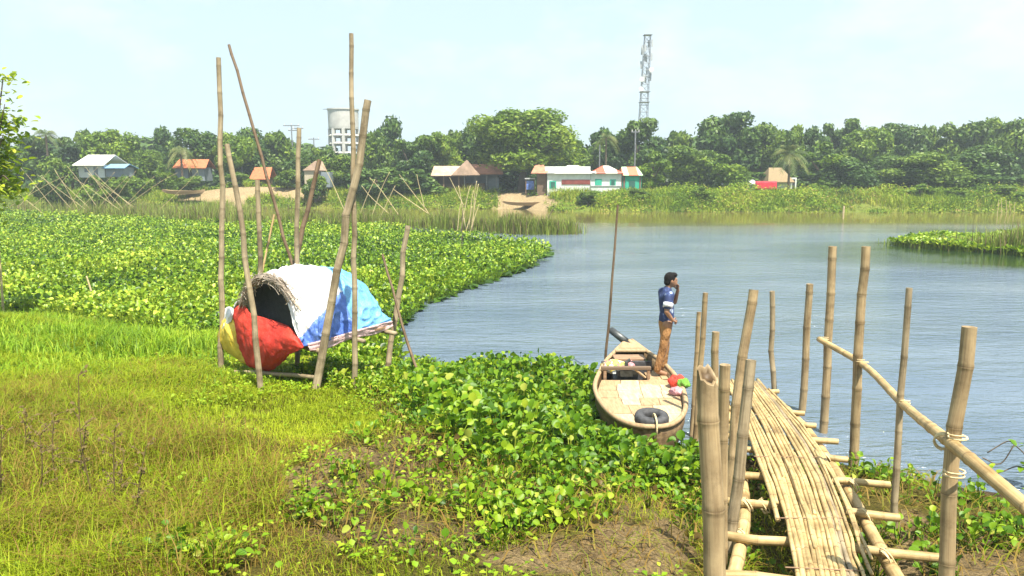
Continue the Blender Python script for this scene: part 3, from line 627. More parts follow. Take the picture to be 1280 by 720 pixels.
def trunk_data(seed, C):
    rs = np.random.default_rng(seed); mb = MB()
    zt = .62; path = np.array([[0, 0, -.03], [.02, .01, .15], [rs.normal(0, .03), rs.normal(0, .03), .36], [rs.normal(0, .05), 0, zt]])
    mb.tube(cr(path, 4), np.linspace(.095, .03, 13), 7)
    for c in C[:7]:
        s = path[2] * rs.uniform(.6, 1); s[2] = rs.uniform(.22, .42)
        mb.tube(cr([s, (s + c) / 2 + np.array([0, 0, .02]), c], 4), np.linspace(.042, .012, 9), 5)
    return mb
PROT = {}
def proto(key, shape, seed, nl, nleaf, lsz, mat):
    V, F, A, C, R = crown_data(seed, nl, nleaf, shape, lsz)
    me_c = mk('crown', V, F, M[mat], attrs={'v': A}); me_t = trunk_data(seed, C).build('trunk', M['bark'], None, None, True)
    PROT[key] = (me_c.data, me_t.data)
    bpy.data.objects.remove(me_c); bpy.data.objects.remove(me_t)
for q, mt_ in (('dark', 't_dark'), ('mid', 't_mid'), ('light', 't_light')):
    for j in range(2): proto(f'broad_{q}{j}', 'broad', 100 + j * 7 + len(q), 26, 8000, .095, mt_)
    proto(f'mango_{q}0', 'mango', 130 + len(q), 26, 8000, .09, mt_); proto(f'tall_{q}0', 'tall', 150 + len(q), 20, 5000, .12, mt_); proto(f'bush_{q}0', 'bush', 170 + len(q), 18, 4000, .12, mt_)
proto('great', 'broad', 333, 60, 17000, .06, 't_light')
proto('great2', 'mango', 347, 40, 11000, .065, 't_mid')
rt = random.Random(5)
def tree(kind, px, top, hw, d, label, cat='tree', name='leafy_tree', group='trees along the far bank', base=None):
    if kind[-1] not in '01' and kind not in PROT: kind += '0'
    p = at(px, 222, d); zb = G(p[0], d) if base is None else base; zt = at(px, top, d)[2]
    e = empty(name, (p[0], d, zb), label, cat, group); H = zt - zb; R = hw / FP * d
    e.rotation_euler.z = rt.uniform(0, 6.28)
    for nm, me in zip(('crown', 'trunk'), PROT[kind]):
        o = bpy.data.objects.new(nm, me); COL.objects.link(o); o.parent = e; o.scale = (R, R, H)
    return e
TREES = [
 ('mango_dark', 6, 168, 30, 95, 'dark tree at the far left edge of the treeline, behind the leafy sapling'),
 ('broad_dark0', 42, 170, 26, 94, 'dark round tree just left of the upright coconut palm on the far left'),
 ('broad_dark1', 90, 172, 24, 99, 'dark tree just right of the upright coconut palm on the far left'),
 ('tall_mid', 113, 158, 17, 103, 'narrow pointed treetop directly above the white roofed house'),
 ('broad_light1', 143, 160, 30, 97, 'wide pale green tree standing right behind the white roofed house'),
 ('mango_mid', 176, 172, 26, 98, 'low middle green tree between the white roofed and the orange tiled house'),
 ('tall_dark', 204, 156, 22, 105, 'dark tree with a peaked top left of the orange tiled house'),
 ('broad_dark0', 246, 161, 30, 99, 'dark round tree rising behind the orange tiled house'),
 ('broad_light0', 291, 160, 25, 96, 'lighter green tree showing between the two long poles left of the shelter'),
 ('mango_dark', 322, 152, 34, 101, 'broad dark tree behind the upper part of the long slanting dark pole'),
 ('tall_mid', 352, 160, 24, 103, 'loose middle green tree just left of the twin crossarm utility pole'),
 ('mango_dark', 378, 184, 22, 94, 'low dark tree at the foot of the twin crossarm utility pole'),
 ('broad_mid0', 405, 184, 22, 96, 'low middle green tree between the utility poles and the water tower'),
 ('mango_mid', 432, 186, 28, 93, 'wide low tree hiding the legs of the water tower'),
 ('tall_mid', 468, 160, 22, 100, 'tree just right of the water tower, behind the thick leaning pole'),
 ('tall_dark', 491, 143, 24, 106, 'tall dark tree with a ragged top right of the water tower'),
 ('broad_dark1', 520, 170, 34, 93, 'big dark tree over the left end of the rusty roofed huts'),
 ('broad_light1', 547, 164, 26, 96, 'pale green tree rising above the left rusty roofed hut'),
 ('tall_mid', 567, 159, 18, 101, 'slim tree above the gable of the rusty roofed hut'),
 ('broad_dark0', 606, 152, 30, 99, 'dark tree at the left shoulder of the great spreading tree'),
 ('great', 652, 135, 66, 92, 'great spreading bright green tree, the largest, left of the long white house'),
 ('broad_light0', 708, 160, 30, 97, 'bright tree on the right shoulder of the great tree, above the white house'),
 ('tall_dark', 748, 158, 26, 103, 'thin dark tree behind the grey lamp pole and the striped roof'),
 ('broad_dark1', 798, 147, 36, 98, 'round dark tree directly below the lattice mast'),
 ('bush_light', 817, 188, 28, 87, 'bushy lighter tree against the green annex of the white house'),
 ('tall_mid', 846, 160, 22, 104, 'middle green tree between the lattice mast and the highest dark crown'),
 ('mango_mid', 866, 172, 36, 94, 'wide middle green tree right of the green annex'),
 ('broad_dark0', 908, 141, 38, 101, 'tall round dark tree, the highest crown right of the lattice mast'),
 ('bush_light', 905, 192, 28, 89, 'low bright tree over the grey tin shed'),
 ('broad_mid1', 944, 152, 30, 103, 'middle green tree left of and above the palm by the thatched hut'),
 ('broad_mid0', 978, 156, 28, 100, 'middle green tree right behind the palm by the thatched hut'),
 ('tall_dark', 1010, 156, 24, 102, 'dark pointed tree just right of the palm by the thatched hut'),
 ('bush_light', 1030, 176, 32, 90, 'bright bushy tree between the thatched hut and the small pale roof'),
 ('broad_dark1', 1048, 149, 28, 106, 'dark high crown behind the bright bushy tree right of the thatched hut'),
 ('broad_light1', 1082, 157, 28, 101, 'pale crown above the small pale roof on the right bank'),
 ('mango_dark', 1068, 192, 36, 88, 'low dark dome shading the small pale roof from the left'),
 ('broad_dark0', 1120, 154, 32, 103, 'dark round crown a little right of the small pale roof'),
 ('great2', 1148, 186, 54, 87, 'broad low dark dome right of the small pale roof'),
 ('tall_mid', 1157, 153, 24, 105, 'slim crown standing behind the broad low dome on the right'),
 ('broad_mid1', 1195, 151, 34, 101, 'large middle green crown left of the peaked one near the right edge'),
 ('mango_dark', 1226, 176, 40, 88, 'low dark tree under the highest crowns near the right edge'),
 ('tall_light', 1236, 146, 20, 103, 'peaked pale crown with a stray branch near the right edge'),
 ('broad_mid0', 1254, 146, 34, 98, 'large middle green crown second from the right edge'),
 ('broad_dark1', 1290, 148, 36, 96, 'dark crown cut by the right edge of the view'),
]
for k in TREES: tree(*k)
BUSH = [('bush_mid', 64, 190, 26, 85, 'broad shrub of drooping leaves left of the white roofed house'), ('bush_light', 172, 208, 20, 90, 'low bush between the white roofed house and the orange tiled one'),
 ('bush_light', 205, 205, 16, 92, 'upright bright bush at the left wall of the orange tiled house'), ('bush_mid', 300, 214, 20, 93, 'bush on the sandy rise beside the small orange roof'),
 ('bush_mid', 358, 210, 16, 90, 'dark low bush left of the white gabled hut'), ('bush_dark', 470, 205, 34, 88, 'dark thicket behind the leaning sticks in the middle'),
 ('bush_dark', 520, 208, 34, 89, 'dark thicket left of the rusty roofed huts'), ('bush_light', 878, 233, 16, 79, 'ochre bush at the water, where the taller scrub begins'),
 ('bush_light', 1026, 224, 14, 84, 'bright bush just right of the red cloth'), ('bush_light', 1152, 229, 22, 78.5, 'grey green bush at the water below the broad low dome'),
 ('bush_light', 1195, 234, 16, 79, 'pale bush sticking out of the scrub on the right bank'), ('bush_mid', 1258, 230, 26, 78.5, 'dark bush at the water by the pale stakes near the right edge'),
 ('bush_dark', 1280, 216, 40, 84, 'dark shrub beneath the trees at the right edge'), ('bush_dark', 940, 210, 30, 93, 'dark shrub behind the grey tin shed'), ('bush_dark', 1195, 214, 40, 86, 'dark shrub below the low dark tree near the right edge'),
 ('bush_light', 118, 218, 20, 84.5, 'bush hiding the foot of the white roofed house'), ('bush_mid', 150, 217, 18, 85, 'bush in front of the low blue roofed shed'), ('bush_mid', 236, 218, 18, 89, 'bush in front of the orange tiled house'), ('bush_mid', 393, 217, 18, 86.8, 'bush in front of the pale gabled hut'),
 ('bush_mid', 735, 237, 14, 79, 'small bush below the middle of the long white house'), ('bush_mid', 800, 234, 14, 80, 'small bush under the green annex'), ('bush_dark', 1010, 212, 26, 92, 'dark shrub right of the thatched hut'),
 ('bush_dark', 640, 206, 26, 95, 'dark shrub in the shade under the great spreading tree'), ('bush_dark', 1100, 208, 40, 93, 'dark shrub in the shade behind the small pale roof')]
for k in BUSH: tree(*k, cat='shrub', name='shrub', group='shrubs on the far bank')
# the wood behind reads as one mass
parts = []
for i in range(70):
    d = RNG.uniform(116, 150); px = RNG.uniform(-120, 1400); V, F, A, C, R = crown_data(500 + i % 9, 12, 1200, 'broad', .17)
    hw = RNG.uniform(5, 9); H = RNG.uniform(6.0, 8.6) * (d / 125); a = RNG.uniform(0, 6.28)
    p = at(px, 222, d); W_ = V * np.array([hw, hw, H]); W_ = np.stack([W_[:, 0] * math.cos(a) - W_[:, 1] * math.sin(a), W_[:, 0] * math.sin(a) + W_[:, 1] * math.cos(a), W_[:, 2]], 1)
    parts.append((W_ + np.array([p[0], d, 1.7]), F, A))
n = 26000; x = RNG.uniform(-130, 135, n); y = RNG.uniform(104, 120, n); z = 1.7 + RNG.random(n) ** 1.2 * (2.4 + 2 * fbm(x, y, 5, 97))
parts.append(quads(np.stack([x, y, z], 1), RNG.normal(size=(n, 3)) + np.array([0, -.5, .6]), RNG.uniform(.4, .9, n), np.clip(RNG.normal(.3, .2, n), 0, 1)))
V, F, A = merge(parts); o = mk('far_wood', V, F, M['t_dark'], attrs={'v': A}); setp(o, 'dense dark wood closing the view behind the trees of the far bank', 'wood', kind='stuff')
# ------------------------------------------------------------------ palms
def palm(px, top, d, fr, label, seed, nf=20, droop=1.0, lean=0):
    rs = np.random.default_rng(seed); p = at(px, 222, d); zb = G(p[0], d); zt = at(px, top, d)[2]
    e = empty('coconut_palm', (p[0], d, zb), label, 'palm tree', 'palms on the far bank')
    path = cr([[p[0] - lean, d, zb - .1], [p[0] - lean * .7, d, zb + (zt - zb) * .5], [p[0], d, zt]], 6)
    mb = MB(); mb.tube(path, np.linspace(.17, .10, len(path)), 8); mb.build('trunk', M['bark'], e, None, True)
    L = fr / FP * d; VV = []; FF = []; AA = []; c = np.array([p[0], d, zt])
    for i in range(nf):
        az = rs.uniform(0, 6.28); up = rs.uniform(-.35, 1.15); t = np.linspace(0, 1, 16)
        dirh = np.array([math.cos(az), math.sin(az), 0]); path = c + np.outer(t * L * math.cos(up) * (1 - .15 * t), dirh) + np.outer(t * L * math.sin(up) - droop * .75 * L * t ** 2.2, [0, 0, 1])
        s = np.array([-math.sin(az), math.cos(az), 0]); v = rs.uniform(.1, 1)
        for k in range(1, 15):
            for sg in (-1, 1):
                a = path[k]; tl = L * .26 * math.sin(math.pi * (.12 + .8 * t[k])); fw = path[k + 1] - path[k] if k < 15 else 0
                b_ = a + s * sg * tl * .8 + fw * 1.2 - np.array([0, 0, tl * .45]); w = (path[k] - path[k - 1]) * .30
                n0 = len(VV); VV += [a - w, a + w, b_ + w * .2, b_ - w * .2]; FF.append((n0, n0 + 1, n0 + 2, n0 + 3)); AA += [np.clip(v + rs.normal(0, .1), 0, 1)] * 4
    mk('fronds', np.array(VV), np.array(FF), M['t_palm'], e, attrs={'v': np.array(AA)}); return e
palm(62, 168, 91, 22, 'upright coconut palm rising among dark trees on the far left', 1)
palm(228, 188, 92, 24, 'drooping coconut palm at the left of the orange tiled house', 2, droop=1.3)
palm(986, 192, 86, 30, 'coconut palm spreading its fronds over the thatched hut', 3, 30, .75)
palm(757, 172, 96, 20, 'slim coconut palm showing behind the striped roof', 4)
# ------------------------------------------------------------------ houses
def plain(name, c, var=.15, sc=2, rough=.8, st=None):
    return noisy(name, [(.3, tuple(v * (1 - var) for v in c)), (.7, tuple(min(1, v * (1 + var)) for v in c))], sc, rough, .15, .02, st)
M['wall_w'] = plain('whitewashed_wall', (.62, .66, .62)); M['wall_c'] = plain('cream_wall', (.40, .35, .25)); M['wall_b'] = plain('grey_blue_wall', (.20, .24, .27)); M['wall_br'] = plain('brown_board_wall', (.14, .095, .06))
M['roof_w'] = plain('bright_tin_roof', (.72, .70, .66), .1, 1.5, .5); M['roof_o'] = plain('orange_tile_roof', (.42, .13, .05), .25, 3); M['roof_r'] = plain('rusty_tin_roof', (.38, .17, .10), .4, 1.2); M['roof_p'] = plain('pinkish_tin_roof', (.42, .29, .21), .35, 1.2)
M['roof_g'] = plain('grey_tin_roof', (.40, .42, .42)); M['roof_blue'] = plain('blue_tin_roof', (.16, .30, .46)); M['green_p'] = plain('green_paint', (.03, .36, .24), .2, 3); M['dkgreen'] = plain('dark_green_opening', (.02, .10, .08)); M['maroon'] = plain('maroon_panel', (.20, .045, .035), .3, 2)
M['shade'] = plain('dark_doorway', (.03, .035, .04)); M['red_cl'] = plain('red_fabric', (.55, .03, .05), .2, 6); M['roof_th'] = plain('straw_roof', (.22, .16, .08), .25, 6)
m, nt, b = newmat('striped_tin_roof'); tcn = nd(nt, 'ShaderNodeTexCoord'); sp = nd(nt, 'ShaderNodeSeparateXYZ'); lk(nt, tcn.outputs['Object'], sp.inputs[0])
mt = nd(nt, 'ShaderNodeMath', operation='MULTIPLY'); lk(nt, sp.outputs[0], mt.inputs[0]); mt.inputs[1].default_value = .42; fr = nd(nt, 'ShaderNodeMath', operation='FRACT'); lk(nt, mt.outputs[0], fr.inputs[0])
r = ramp(nt, fr.outputs[0], [(0, (.66, .62, .56)), (.55, (.66, .62, .56)), (.56, (.45, .10, .05)), (1, (.40, .12, .06))]); r.color_ramp.interpolation = 'CONSTANT'; lk(nt, r.outputs['Color'], b.inputs['Base Color']); M['roof_s'] = m
m, nt, b = newmat('green_striped_roof'); tcn = nd(nt, 'ShaderNodeTexCoord'); sp = nd(nt, 'ShaderNodeSeparateXYZ'); lk(nt, tcn.outputs['Object'], sp.inputs[0])
mt = nd(nt, 'ShaderNodeMath', operation='MULTIPLY'); lk(nt, sp.outputs[0], mt.inputs[0]); mt.inputs[1].default_value = .6; fr = nd(nt, 'ShaderNodeMath', operation='FRACT'); lk(nt, mt.outputs[0], fr.inputs[0])
r = ramp(nt, fr.outputs[0], [(0, (.5, .16, .08)), (.4, (.45, .62, .40)), (.75, (.5, .16, .08)), (1, (.62, .5, .42))]); r.color_ramp.interpolation = 'CONSTANT'; lk(nt, r.outputs['Color'], b.inputs['Base Color']); M['roof_gs'] = m

def pbox(px0, px1, py0, py1, d, th, front=0.0):
    """box whose front face fills a pixel rectangle at distance d"""
    a = at(px0, py1, d); c = at(px1, py0, d); return (a[0], d - front, a[2]), (c[0], d - front + th, c[2])
def hbox(name, mat, par, px0, px1, py0, py1, d, th, front=0.0):
    lo, hi = pbox(px0, px1, py0, py1, d, th, front); mb = MB(); mb.box(lo, hi); return mb.build(name, M[mat], par)
def gable_x(name, mat, par, px0, px1, pye, pyr, d, depth, over=.3, hip=0.0, t=.07):
    """roof with its ridge along the front: front and back slope"""
    a = at(px0, pye, d); c = at(px1, pye, d); zr = at(px0, pyr, d)[2]; ze = a[2]; mb = MB(); ym = d + depth / 2
    for y0, sgn in ((d - over, 1), (d + depth + over, -1)):
        lo = [(a[0] - .2, y0, ze - .1), (c[0] + .2, y0, ze - .1), (c[0] - hip, ym, zr), (a[0] + hip, ym, zr)]
        P = [Vector(p) for p in lo]; top = [p + Vector((0, 0, t)) for p in P]; mb.hexa([*P, *top])
    if hip > .3:
        for xx, xr in ((a[0] - .2, a[0] + hip), (c[0] + .2, c[0] - hip)):
            mb.add([(xx, d - over, ze - .1), (xx, d + depth + over, ze - .1), (xr, ym, zr + t * .6)], [(0, 1, 2), (2, 1, 0)][:1])
    return mb.build(name, M[mat], par)
def house(px, d, name, label, cat='house'):
    p = at(px, 222, d); return empty(name, (p[0], d, G(p[0], d)), label, cat, None)
# long white house
h = house(730, 84, 'village_house', 'long low white house with green shutters and metal roofs, across the water')
w = hbox('wall', 'wall_w', h, 684, 777, 216, 245, 84, 4.6); hbox('parapet', 'wall_w', h, 681, 738, 208, 215.6, 84.6, .2)
gable_x('roof', 'roof_w', h, 695, 741, 216, 207, 84, 4.6, .35, 1.5); gable_x('roof', 'roof_s', h, 742, 777, 216, 207.5, 84, 4.6, .35, 1.2)
hbox('eave_ledge', 'roof_g', h, 683, 778, 215.6, 217, 84, .3, .3)
for a0, a1, b0, b1, mt_ in ((687.5, 694.5, 227, 235, 'dkgreen'), (744.5, 751.5, 224.5, 232, 'green_p'), (763, 769, 225, 232, 'dkgreen')):
    f = hbox('window', 'green_p', h, a0 - .8, a1 + .8, b0 - .8, b1 + .6, 84, .1, .05); hbox('pane', mt_, f, a0 + .8, a1 - .8, b0 + .4, b1 - .6, 84, .1, .07)
f = hbox('shutter', 'maroon', h, 702, 738, 224.5, 230.5, 84, .1, .06)
hbox('sill', 'roof_g', h, 738, 777, 231.8, 232.8, 84, .1, .08)
for xx in (737.5, 776.5): hbox('drainpipe', 'maroon' if xx > 770 else 'roof_g', h, xx, xx + 1.0, 217, 244, 84, .1, .07)
an = house(790, 84.5, 'green_annex', 'green painted shed with a striped roof at the right end of the white house', 'shed')
hbox('wall', 'green_p', an, 777.8, 802, 218, 246, 84.4, 3.5); gable_x('roof', 'roof_gs', an, 778, 801, 218.5, 209, 84.4, 3.5, .3, .15)
for xx in (779, 799): hbox('post', 'maroon', an, xx, xx + 2, 219, 246, 84.4, .1, .08)
dr = hbox('door', 'dkgreen', an, 786, 794, 226, 246, 84.4, .1, .06)
for xx in (784, 795.5): hbox('shutter', 'green_p', an, xx - 2, xx + 1, 226, 240, 84.4, .1, .05)
lt = house(676, 85, 'lean_to', 'brown boarded lean-to at the left end of the white house', 'shed')
hbox('wall', 'wall_br', lt, 671.5, 683.3, 214, 246, 84.5, 3); gable_x('roof', 'roof_r', lt, 666, 684, 216, 206, 84.5, 4, .5, .35)
# rusty roofed huts
hu = house(562, 90, 'tin_hut', 'left rusty roofed hut with a pale gable, left of the great tree', 'hut')
hbox('back_wall', 'wall_br', hu, 541, 582, 214, 238, 92.5, .15)
gable_x('roof', 'roof_p', hu, 541, 582, 219, 208, 90, 3, .4)
mb = MB(); a = at(564, 219, 89.5); b_ = at(600, 219, 89.5); t = at(583, 200, 89.5); mb.add([a, b_, t, a + [0, 3.4, 0], b_ + [0, 3.4, 0], t + [0, 3.4, 0]], [(0, 1, 2), (5, 4, 3), (0, 2, 5, 3), (1, 4, 5, 2), (0, 3, 4, 1)]); mb.build('gable', M['roof_p'], hu)
for xx in (541, 554, 573): hbox('post', 'wood', hu, xx, xx + 1, 217, 239, 90, .12)
hbox('counter', 'wall_br', hu, 545, 571, 230, 238, 91, .5)
hu = house(605, 91, 'open_stall', 'open fronted stall under a red and rust tin roof beside the great tree', 'stall')
hbox('back_wall', 'wall_b', hu, 580, 628, 214, 238, 94, .15); gable_x('roof', 'roof_r', hu, 577, 627, 217, 205.5, 91, 3, .5)
for xx in (580, 594, 608, 620): hbox('post', 'steel', hu, xx, xx + 1, 215, 240, 91, .12)
hbox('counter', 'wall_br', hu, 583, 606, 229, 238, 91.5, .5); hbox('partition', 'wall_b', hu, 611, 624, 222, 238, 92, .1)
# market stall under the tree
st = house(663, 86, 'market_table', 'small dark covered table at the foot of the great tree, left of the lean-to', 'stall')
hbox('canopy', 'roof_g', st, 656, 669, 222.5, 224, 85.5, 1.2); hbox('cloth_side', 'navy_t', st, 658, 668, 226, 237, 85.7, .9)
for xx in (657, 667.5): hbox('leg', 'wood', st, xx, xx + .8, 224, 242, 85.6, .08)
# left houses
hw_ = house(112, 87, 'white_roofed_house', 'house with a bright white tin roof on the far left bank')
hbox('wall', 'wall_w', hw_, 99, 130, 206, 222, 87, 4); gable_x('roof', 'roof_w', hw_, 96, 131, 206, 193.5, 87, 5, .6)
hbox('window', 'wall_b', hw_, 106, 111, 210, 215, 87, .1, .05); hbox('door', 'wall_b', hw_, 118, 122, 209, 222, 87, .1, .05)
hl = house(143, 87, 'low_shed', 'low shed with a blue tin roof right beside the white roofed house', 'shed')
hbox('wall', 'wall_b', hl, 133, 154, 209, 221, 87, 2.5); gable_x('roof', 'roof_blue', hl, 131, 156, 209.5, 205.5, 87, 2.5, .4)
ho = house(238, 93.5, 'tiled_house', 'small house with an orange tiled roof and grey walls behind the far left poles')
hbox('wall', 'wall_b', ho, 220, 255, 209, 226, 93.5, 2.5); gable_x('roof', 'roof_o', ho, 219, 257, 209.5, 199.5, 93.5, 2.5, .4); hbox('door', 'shade', ho, 236, 240, 211, 226, 93.5, .1, .05)
hs = house(325, 95, 'tiled_shed', 'small shed with a steep orange roof on the sandy rise behind the poles', 'shed')
hbox('wall', 'wall_br', hs, 316, 334, 222, 230, 95.4, 2); gable_x('roof', 'roof_o', hs, 314, 336, 223.5, 209.5, 95, 3, .3)
hg = house(392, 89, 'gabled_hut', 'cream hut with a pale gabled roof below the twin crossarm utility pole', 'hut')
hbox('wall', 'wall_c', hg, 381, 398, 212, 234, 89, 3); mb = MB(); a = at(378, 213, 88.8); b_ = at(400, 213, 88.8); t = at(394, 201, 88.8); mb.add([a, b_, t, a + [0, 3.4, 0], b_ + [0, 3.4, 0], t + [0, 3.4, 0]], [(0, 1, 2), (5, 4, 3), (0, 2, 5, 3), (1, 4, 5, 2), (0, 3, 4, 1)]); mb.build('roof', M['roof_p'], hg)
hbox('side_wall', 'wall_b', hg, 399, 412, 215, 234, 89.5, 2)
# right bank huts
ht = house(976, 90, 'thatched_hut', 'hut with a straw roof under the spreading palm on the right bank', 'hut')
hbox('wall', 'wall_w', ht, 966, 996, 222, 236, 90, 3); gable_x('roof', 'roof_th', ht, 961, 990, 227, 210, 89.5, 4, .4, .6); hbox('door', 'shade', ht, 990, 994, 224, 236, 90, .1, .05)
hx = house(924, 88, 'tin_shed', 'low grey tin shed half hidden by scrub left of the red cloth', 'shed')
hbox('wall', 'wall_b', hx, 905, 944, 229, 240, 88, 2.5); gable_x('roof', 'roof_g', hx, 903, 946, 230, 225.5, 88, 2.5, .4)
hp = house(1093, 87, 'pale_roof_hut', 'small hut with a pale tilted roof in the shade of the right hand trees', 'hut')
hbox('wall', 'wall_br', hp, 1086, 1100, 230, 240, 87, 2); gable_x('roof', 'roof_p', hp, 1084, 1102, 231, 222.5, 87, 2, .4)
# red cloth
pts = [[tuple(at(944 + 27 * i / 8, 226.5 + 11.0 * j / 4, 82.5 + .10 * math.sin(i * 2.1 + j))) for i in range(9)] for j in range(5)]
def gridmesh(name, P, mat, parent=None, base=None, thick=.01, smooth=True, attrs=None):
    P = np.asarray(P, float); r_, c_ = P.shape[:2]; i0 = (np.arange(r_ - 1)[:, None] * c_ + np.arange(c_ - 1)[None]).ravel()
    o = mk(name, P.reshape(-1, 3), np.stack([i0, i0 + 1, i0 + c_ + 1, i0 + c_], 1), mat, parent, base, smooth, attrs)
    if thick: md = o.modifiers.new('thickness', 'SOLIDIFY'); md.thickness = thick; md.offset = 0
    return o
o = gridmesh('hanging_cloth', pts, M['red_cl'], None, at(957, 237, 82.5)); setp(o, 'bright red cloth hung out above the scrub on the right bank', 'cloth')
# ------------------------------------------------------------------ water tower, mast, utility poles
d = 150; c0 = at(431.5, 222, d); wt = empty('water_tower', (c0[0], d, 1.7), 'round concrete water tower on columns behind the trees', 'water tower')
def zt(py): return at(431, py, d)[2]
R = 18.5 / FP * d; mb = MB()
prof = [(R * 1.05, 136.2), (R * 1.05, 138), (R, 138.2), (R * .98, 159), (R * .97, 161), (R * .97, 161.5)]
n = 40; th = np.linspace(0, 6.2832, n, endpoint=False); VV = np.array([[(c0[0] + r * math.cos(t), d + r * math.sin(t), zt(y)) for t in th] for r, y in prof]).reshape(-1, 3)
FF = [(i * n + j, i * n + (j + 1) % n, (i + 1) * n + (j + 1) % n, (i + 1) * n + j) for i in range(len(prof) - 1) for j in range(n)] + [tuple(range(n)), tuple((len(prof) - 1) * n + j for j in range(n))]
mb.add(VV, [f[::-1] for f in FF]); mb.build('tank', M['conc'], wt)
for k in range(8):
    t = k / 8 * 6.2832 + .2; x0, y0 = c0[0] + R * .9 * math.cos(t), d + R * .9 * math.sin(t); mb = MB(); mb.box((x0 - .28, y0 - .28, 1.6), (x0 + .28, y0 + .28, zt(161.4))); mb.build('column', M['conc'], wt)
for yy in (170, 180, 192, 206):
    mb = MB(); P = [(c0[0] + R * .9 * math.cos(t), d + R * .9 * math.sin(t), zt(yy)) for t in np.linspace(0, 6.2832, 33)]; mb.tube(P, .3, 4); mb.build('ring_beam', M['conc'], wt)
mb = MB(); mb.tube([(c0[0], d, 1.6), (c0[0], d, zt(161.4))], .7, 10); mb.build('riser_pipe', M['conc'], wt)
mb = MB(); mb.tube([(c0[0] - R - 1.0, d, zt(136.6)), (c0[0] - R + .2, d, zt(136.6))], .06, 5); mb.build('overflow_pipe', M['steel'], wt)
d = 150; c0 = at(803, 222, d); tw = empty('lattice_mast', (c0[0], d, 1.7), 'tall steel lattice mast with antennas rising above the round dark tree', 'radio mast')
zz = lambda py: at(803, py, d)[2]
def mastw(z): return .55 + .35 * np.clip((zz(42) - z) / 25, 0, 1)
cx = lambda z: c0[0] + .35 * (z - zz(120)) / 13 
zs = np.linspace(1.7, zz(44), 23); mb = MB()
for sx in (-1, 1):
    for sy in (-1, 1): 
        m2 = MB(); m2.tube([(cx(z) + sx * mastw(z), d + sy * mastw(z), z) for z in zs], .065, 5); m2.build('leg', M['steel'], tw)
for i in range(len(zs) - 1):
    z0, z1 = zs[i], zs[i + 1]; a, b_ = mastw(z0), mastw(z1)
    for q in range(4):
        c4 = [(-1, -1), (1, -1), (1, 1), (-1, 1)]; s, e_ = c4[q], c4[(q + 1) % 4]
        mb.tube([(cx(z0) + s[0] * a, d + s[1] * a, z0), (cx(z1) + e_[0] * b_, d + e_[1] * b_, z1)], .035, 4, False); mb.tube([(cx(z1) + s[0] * b_, d + s[1] * b_, z1), (cx(z1) + e_[0] * b_, d + e_[1] * b_, z1)], .035, 4, False)
mb.build('bracing', M['steel'], tw)
rs = np.random.default_rng(4)
for i in range(17):
    z0 = zz(rs.choice([46, 54, 62, 70, 78, 88, 97])) + rs.uniform(-.4, .4); a = rs.uniform(0, 6.28); r0 = 1.0; m2 = MB(); x0, y0 = cx(z0) + r0 * math.cos(a), d + r0 * math.sin(a)
    m2.box((x0 - .16, y0 - .1, z0 - .9), (x0 + .16, y0 + .1, z0 + .5)); m2.tube([(cx(z0), d, z0), (x0, y0, z0)], .05, 4); m2.build('antenna_panel', M['roof_g'], tw)
for py_, sg in ((100, -1), (88, 1), (112, -1)):
    z0 = zz(py_); m2 = MB(); m2.tube([(cx(z0) + sg * .9, d - .9, z0), (cx(z0) + sg * .9, d - 1.2, z0)], .45, 12); m2.build('dish', M['roof_w'], tw)
for py_ in (44, 115, 128): m2 = MB(); w_ = mastw(zz(py_)) + .25; m2.box((cx(zz(py_)) - w_, d - w_, zz(py_) - .05), (cx(zz(py_)) + w_, d + w_, zz(py_) + .05)); m2.build('platform', M['steel'], tw)
def upole(px, top, d, arms, label, r=.11, lamp=False):
    p = at(px, 222, d); zb = G(p[0], d); zt_ = at(px, top, d)[2]; e = empty('utility_pole', (p[0], d, zb), label, 'utility pole', 'utility poles in the village')
    mb = MB(); mb.tube([(p[0], d, zb - .2), (p[0], d, zt_)], [r, r * .7], 8); mb.build('shaft', M['steel'], e)
    for off, hw, dy in arms:
        z0 = at(px, top + off, d)[2]; mb = MB(); mb.box((p[0] - hw + dy, d - .06, z0 - .06), (p[0] + hw + dy, d + .06, z0 + .06)); c_ = mb.build('crossarm', M['steel'], e)
        for q in (-.85, 0, .85): m2 = MB(); m2.tube([(p[0] + dy + q * hw, d, z0 + .05), (p[0] + dy + q * hw, d, z0 + .3)], .05, 6); m2.build('insulator', M['roof_w'], c_)
upole(367, 156, 108, ((1, 1.15, 0), (7, .8, .3)), 'utility pole with two crossarms left of the water tower'); upole(375, 159, 112, ((1.5, .8, 0),), 'second utility pole, close beside the twin crossarm one')
upole(394, 172, 125, ((2, .9, 0),), 'small distant utility pole just left of the water tower'); upole(749, 181, 93, (), 'bare grey pole above the striped roof of the white house'); upole(793, 163, 95, ((2, .5, 0),), 'pole in front of the round dark tree below the lattice mast', .13)
upole(303, 192, 97, (), 'short thin pole behind the poles on the left')
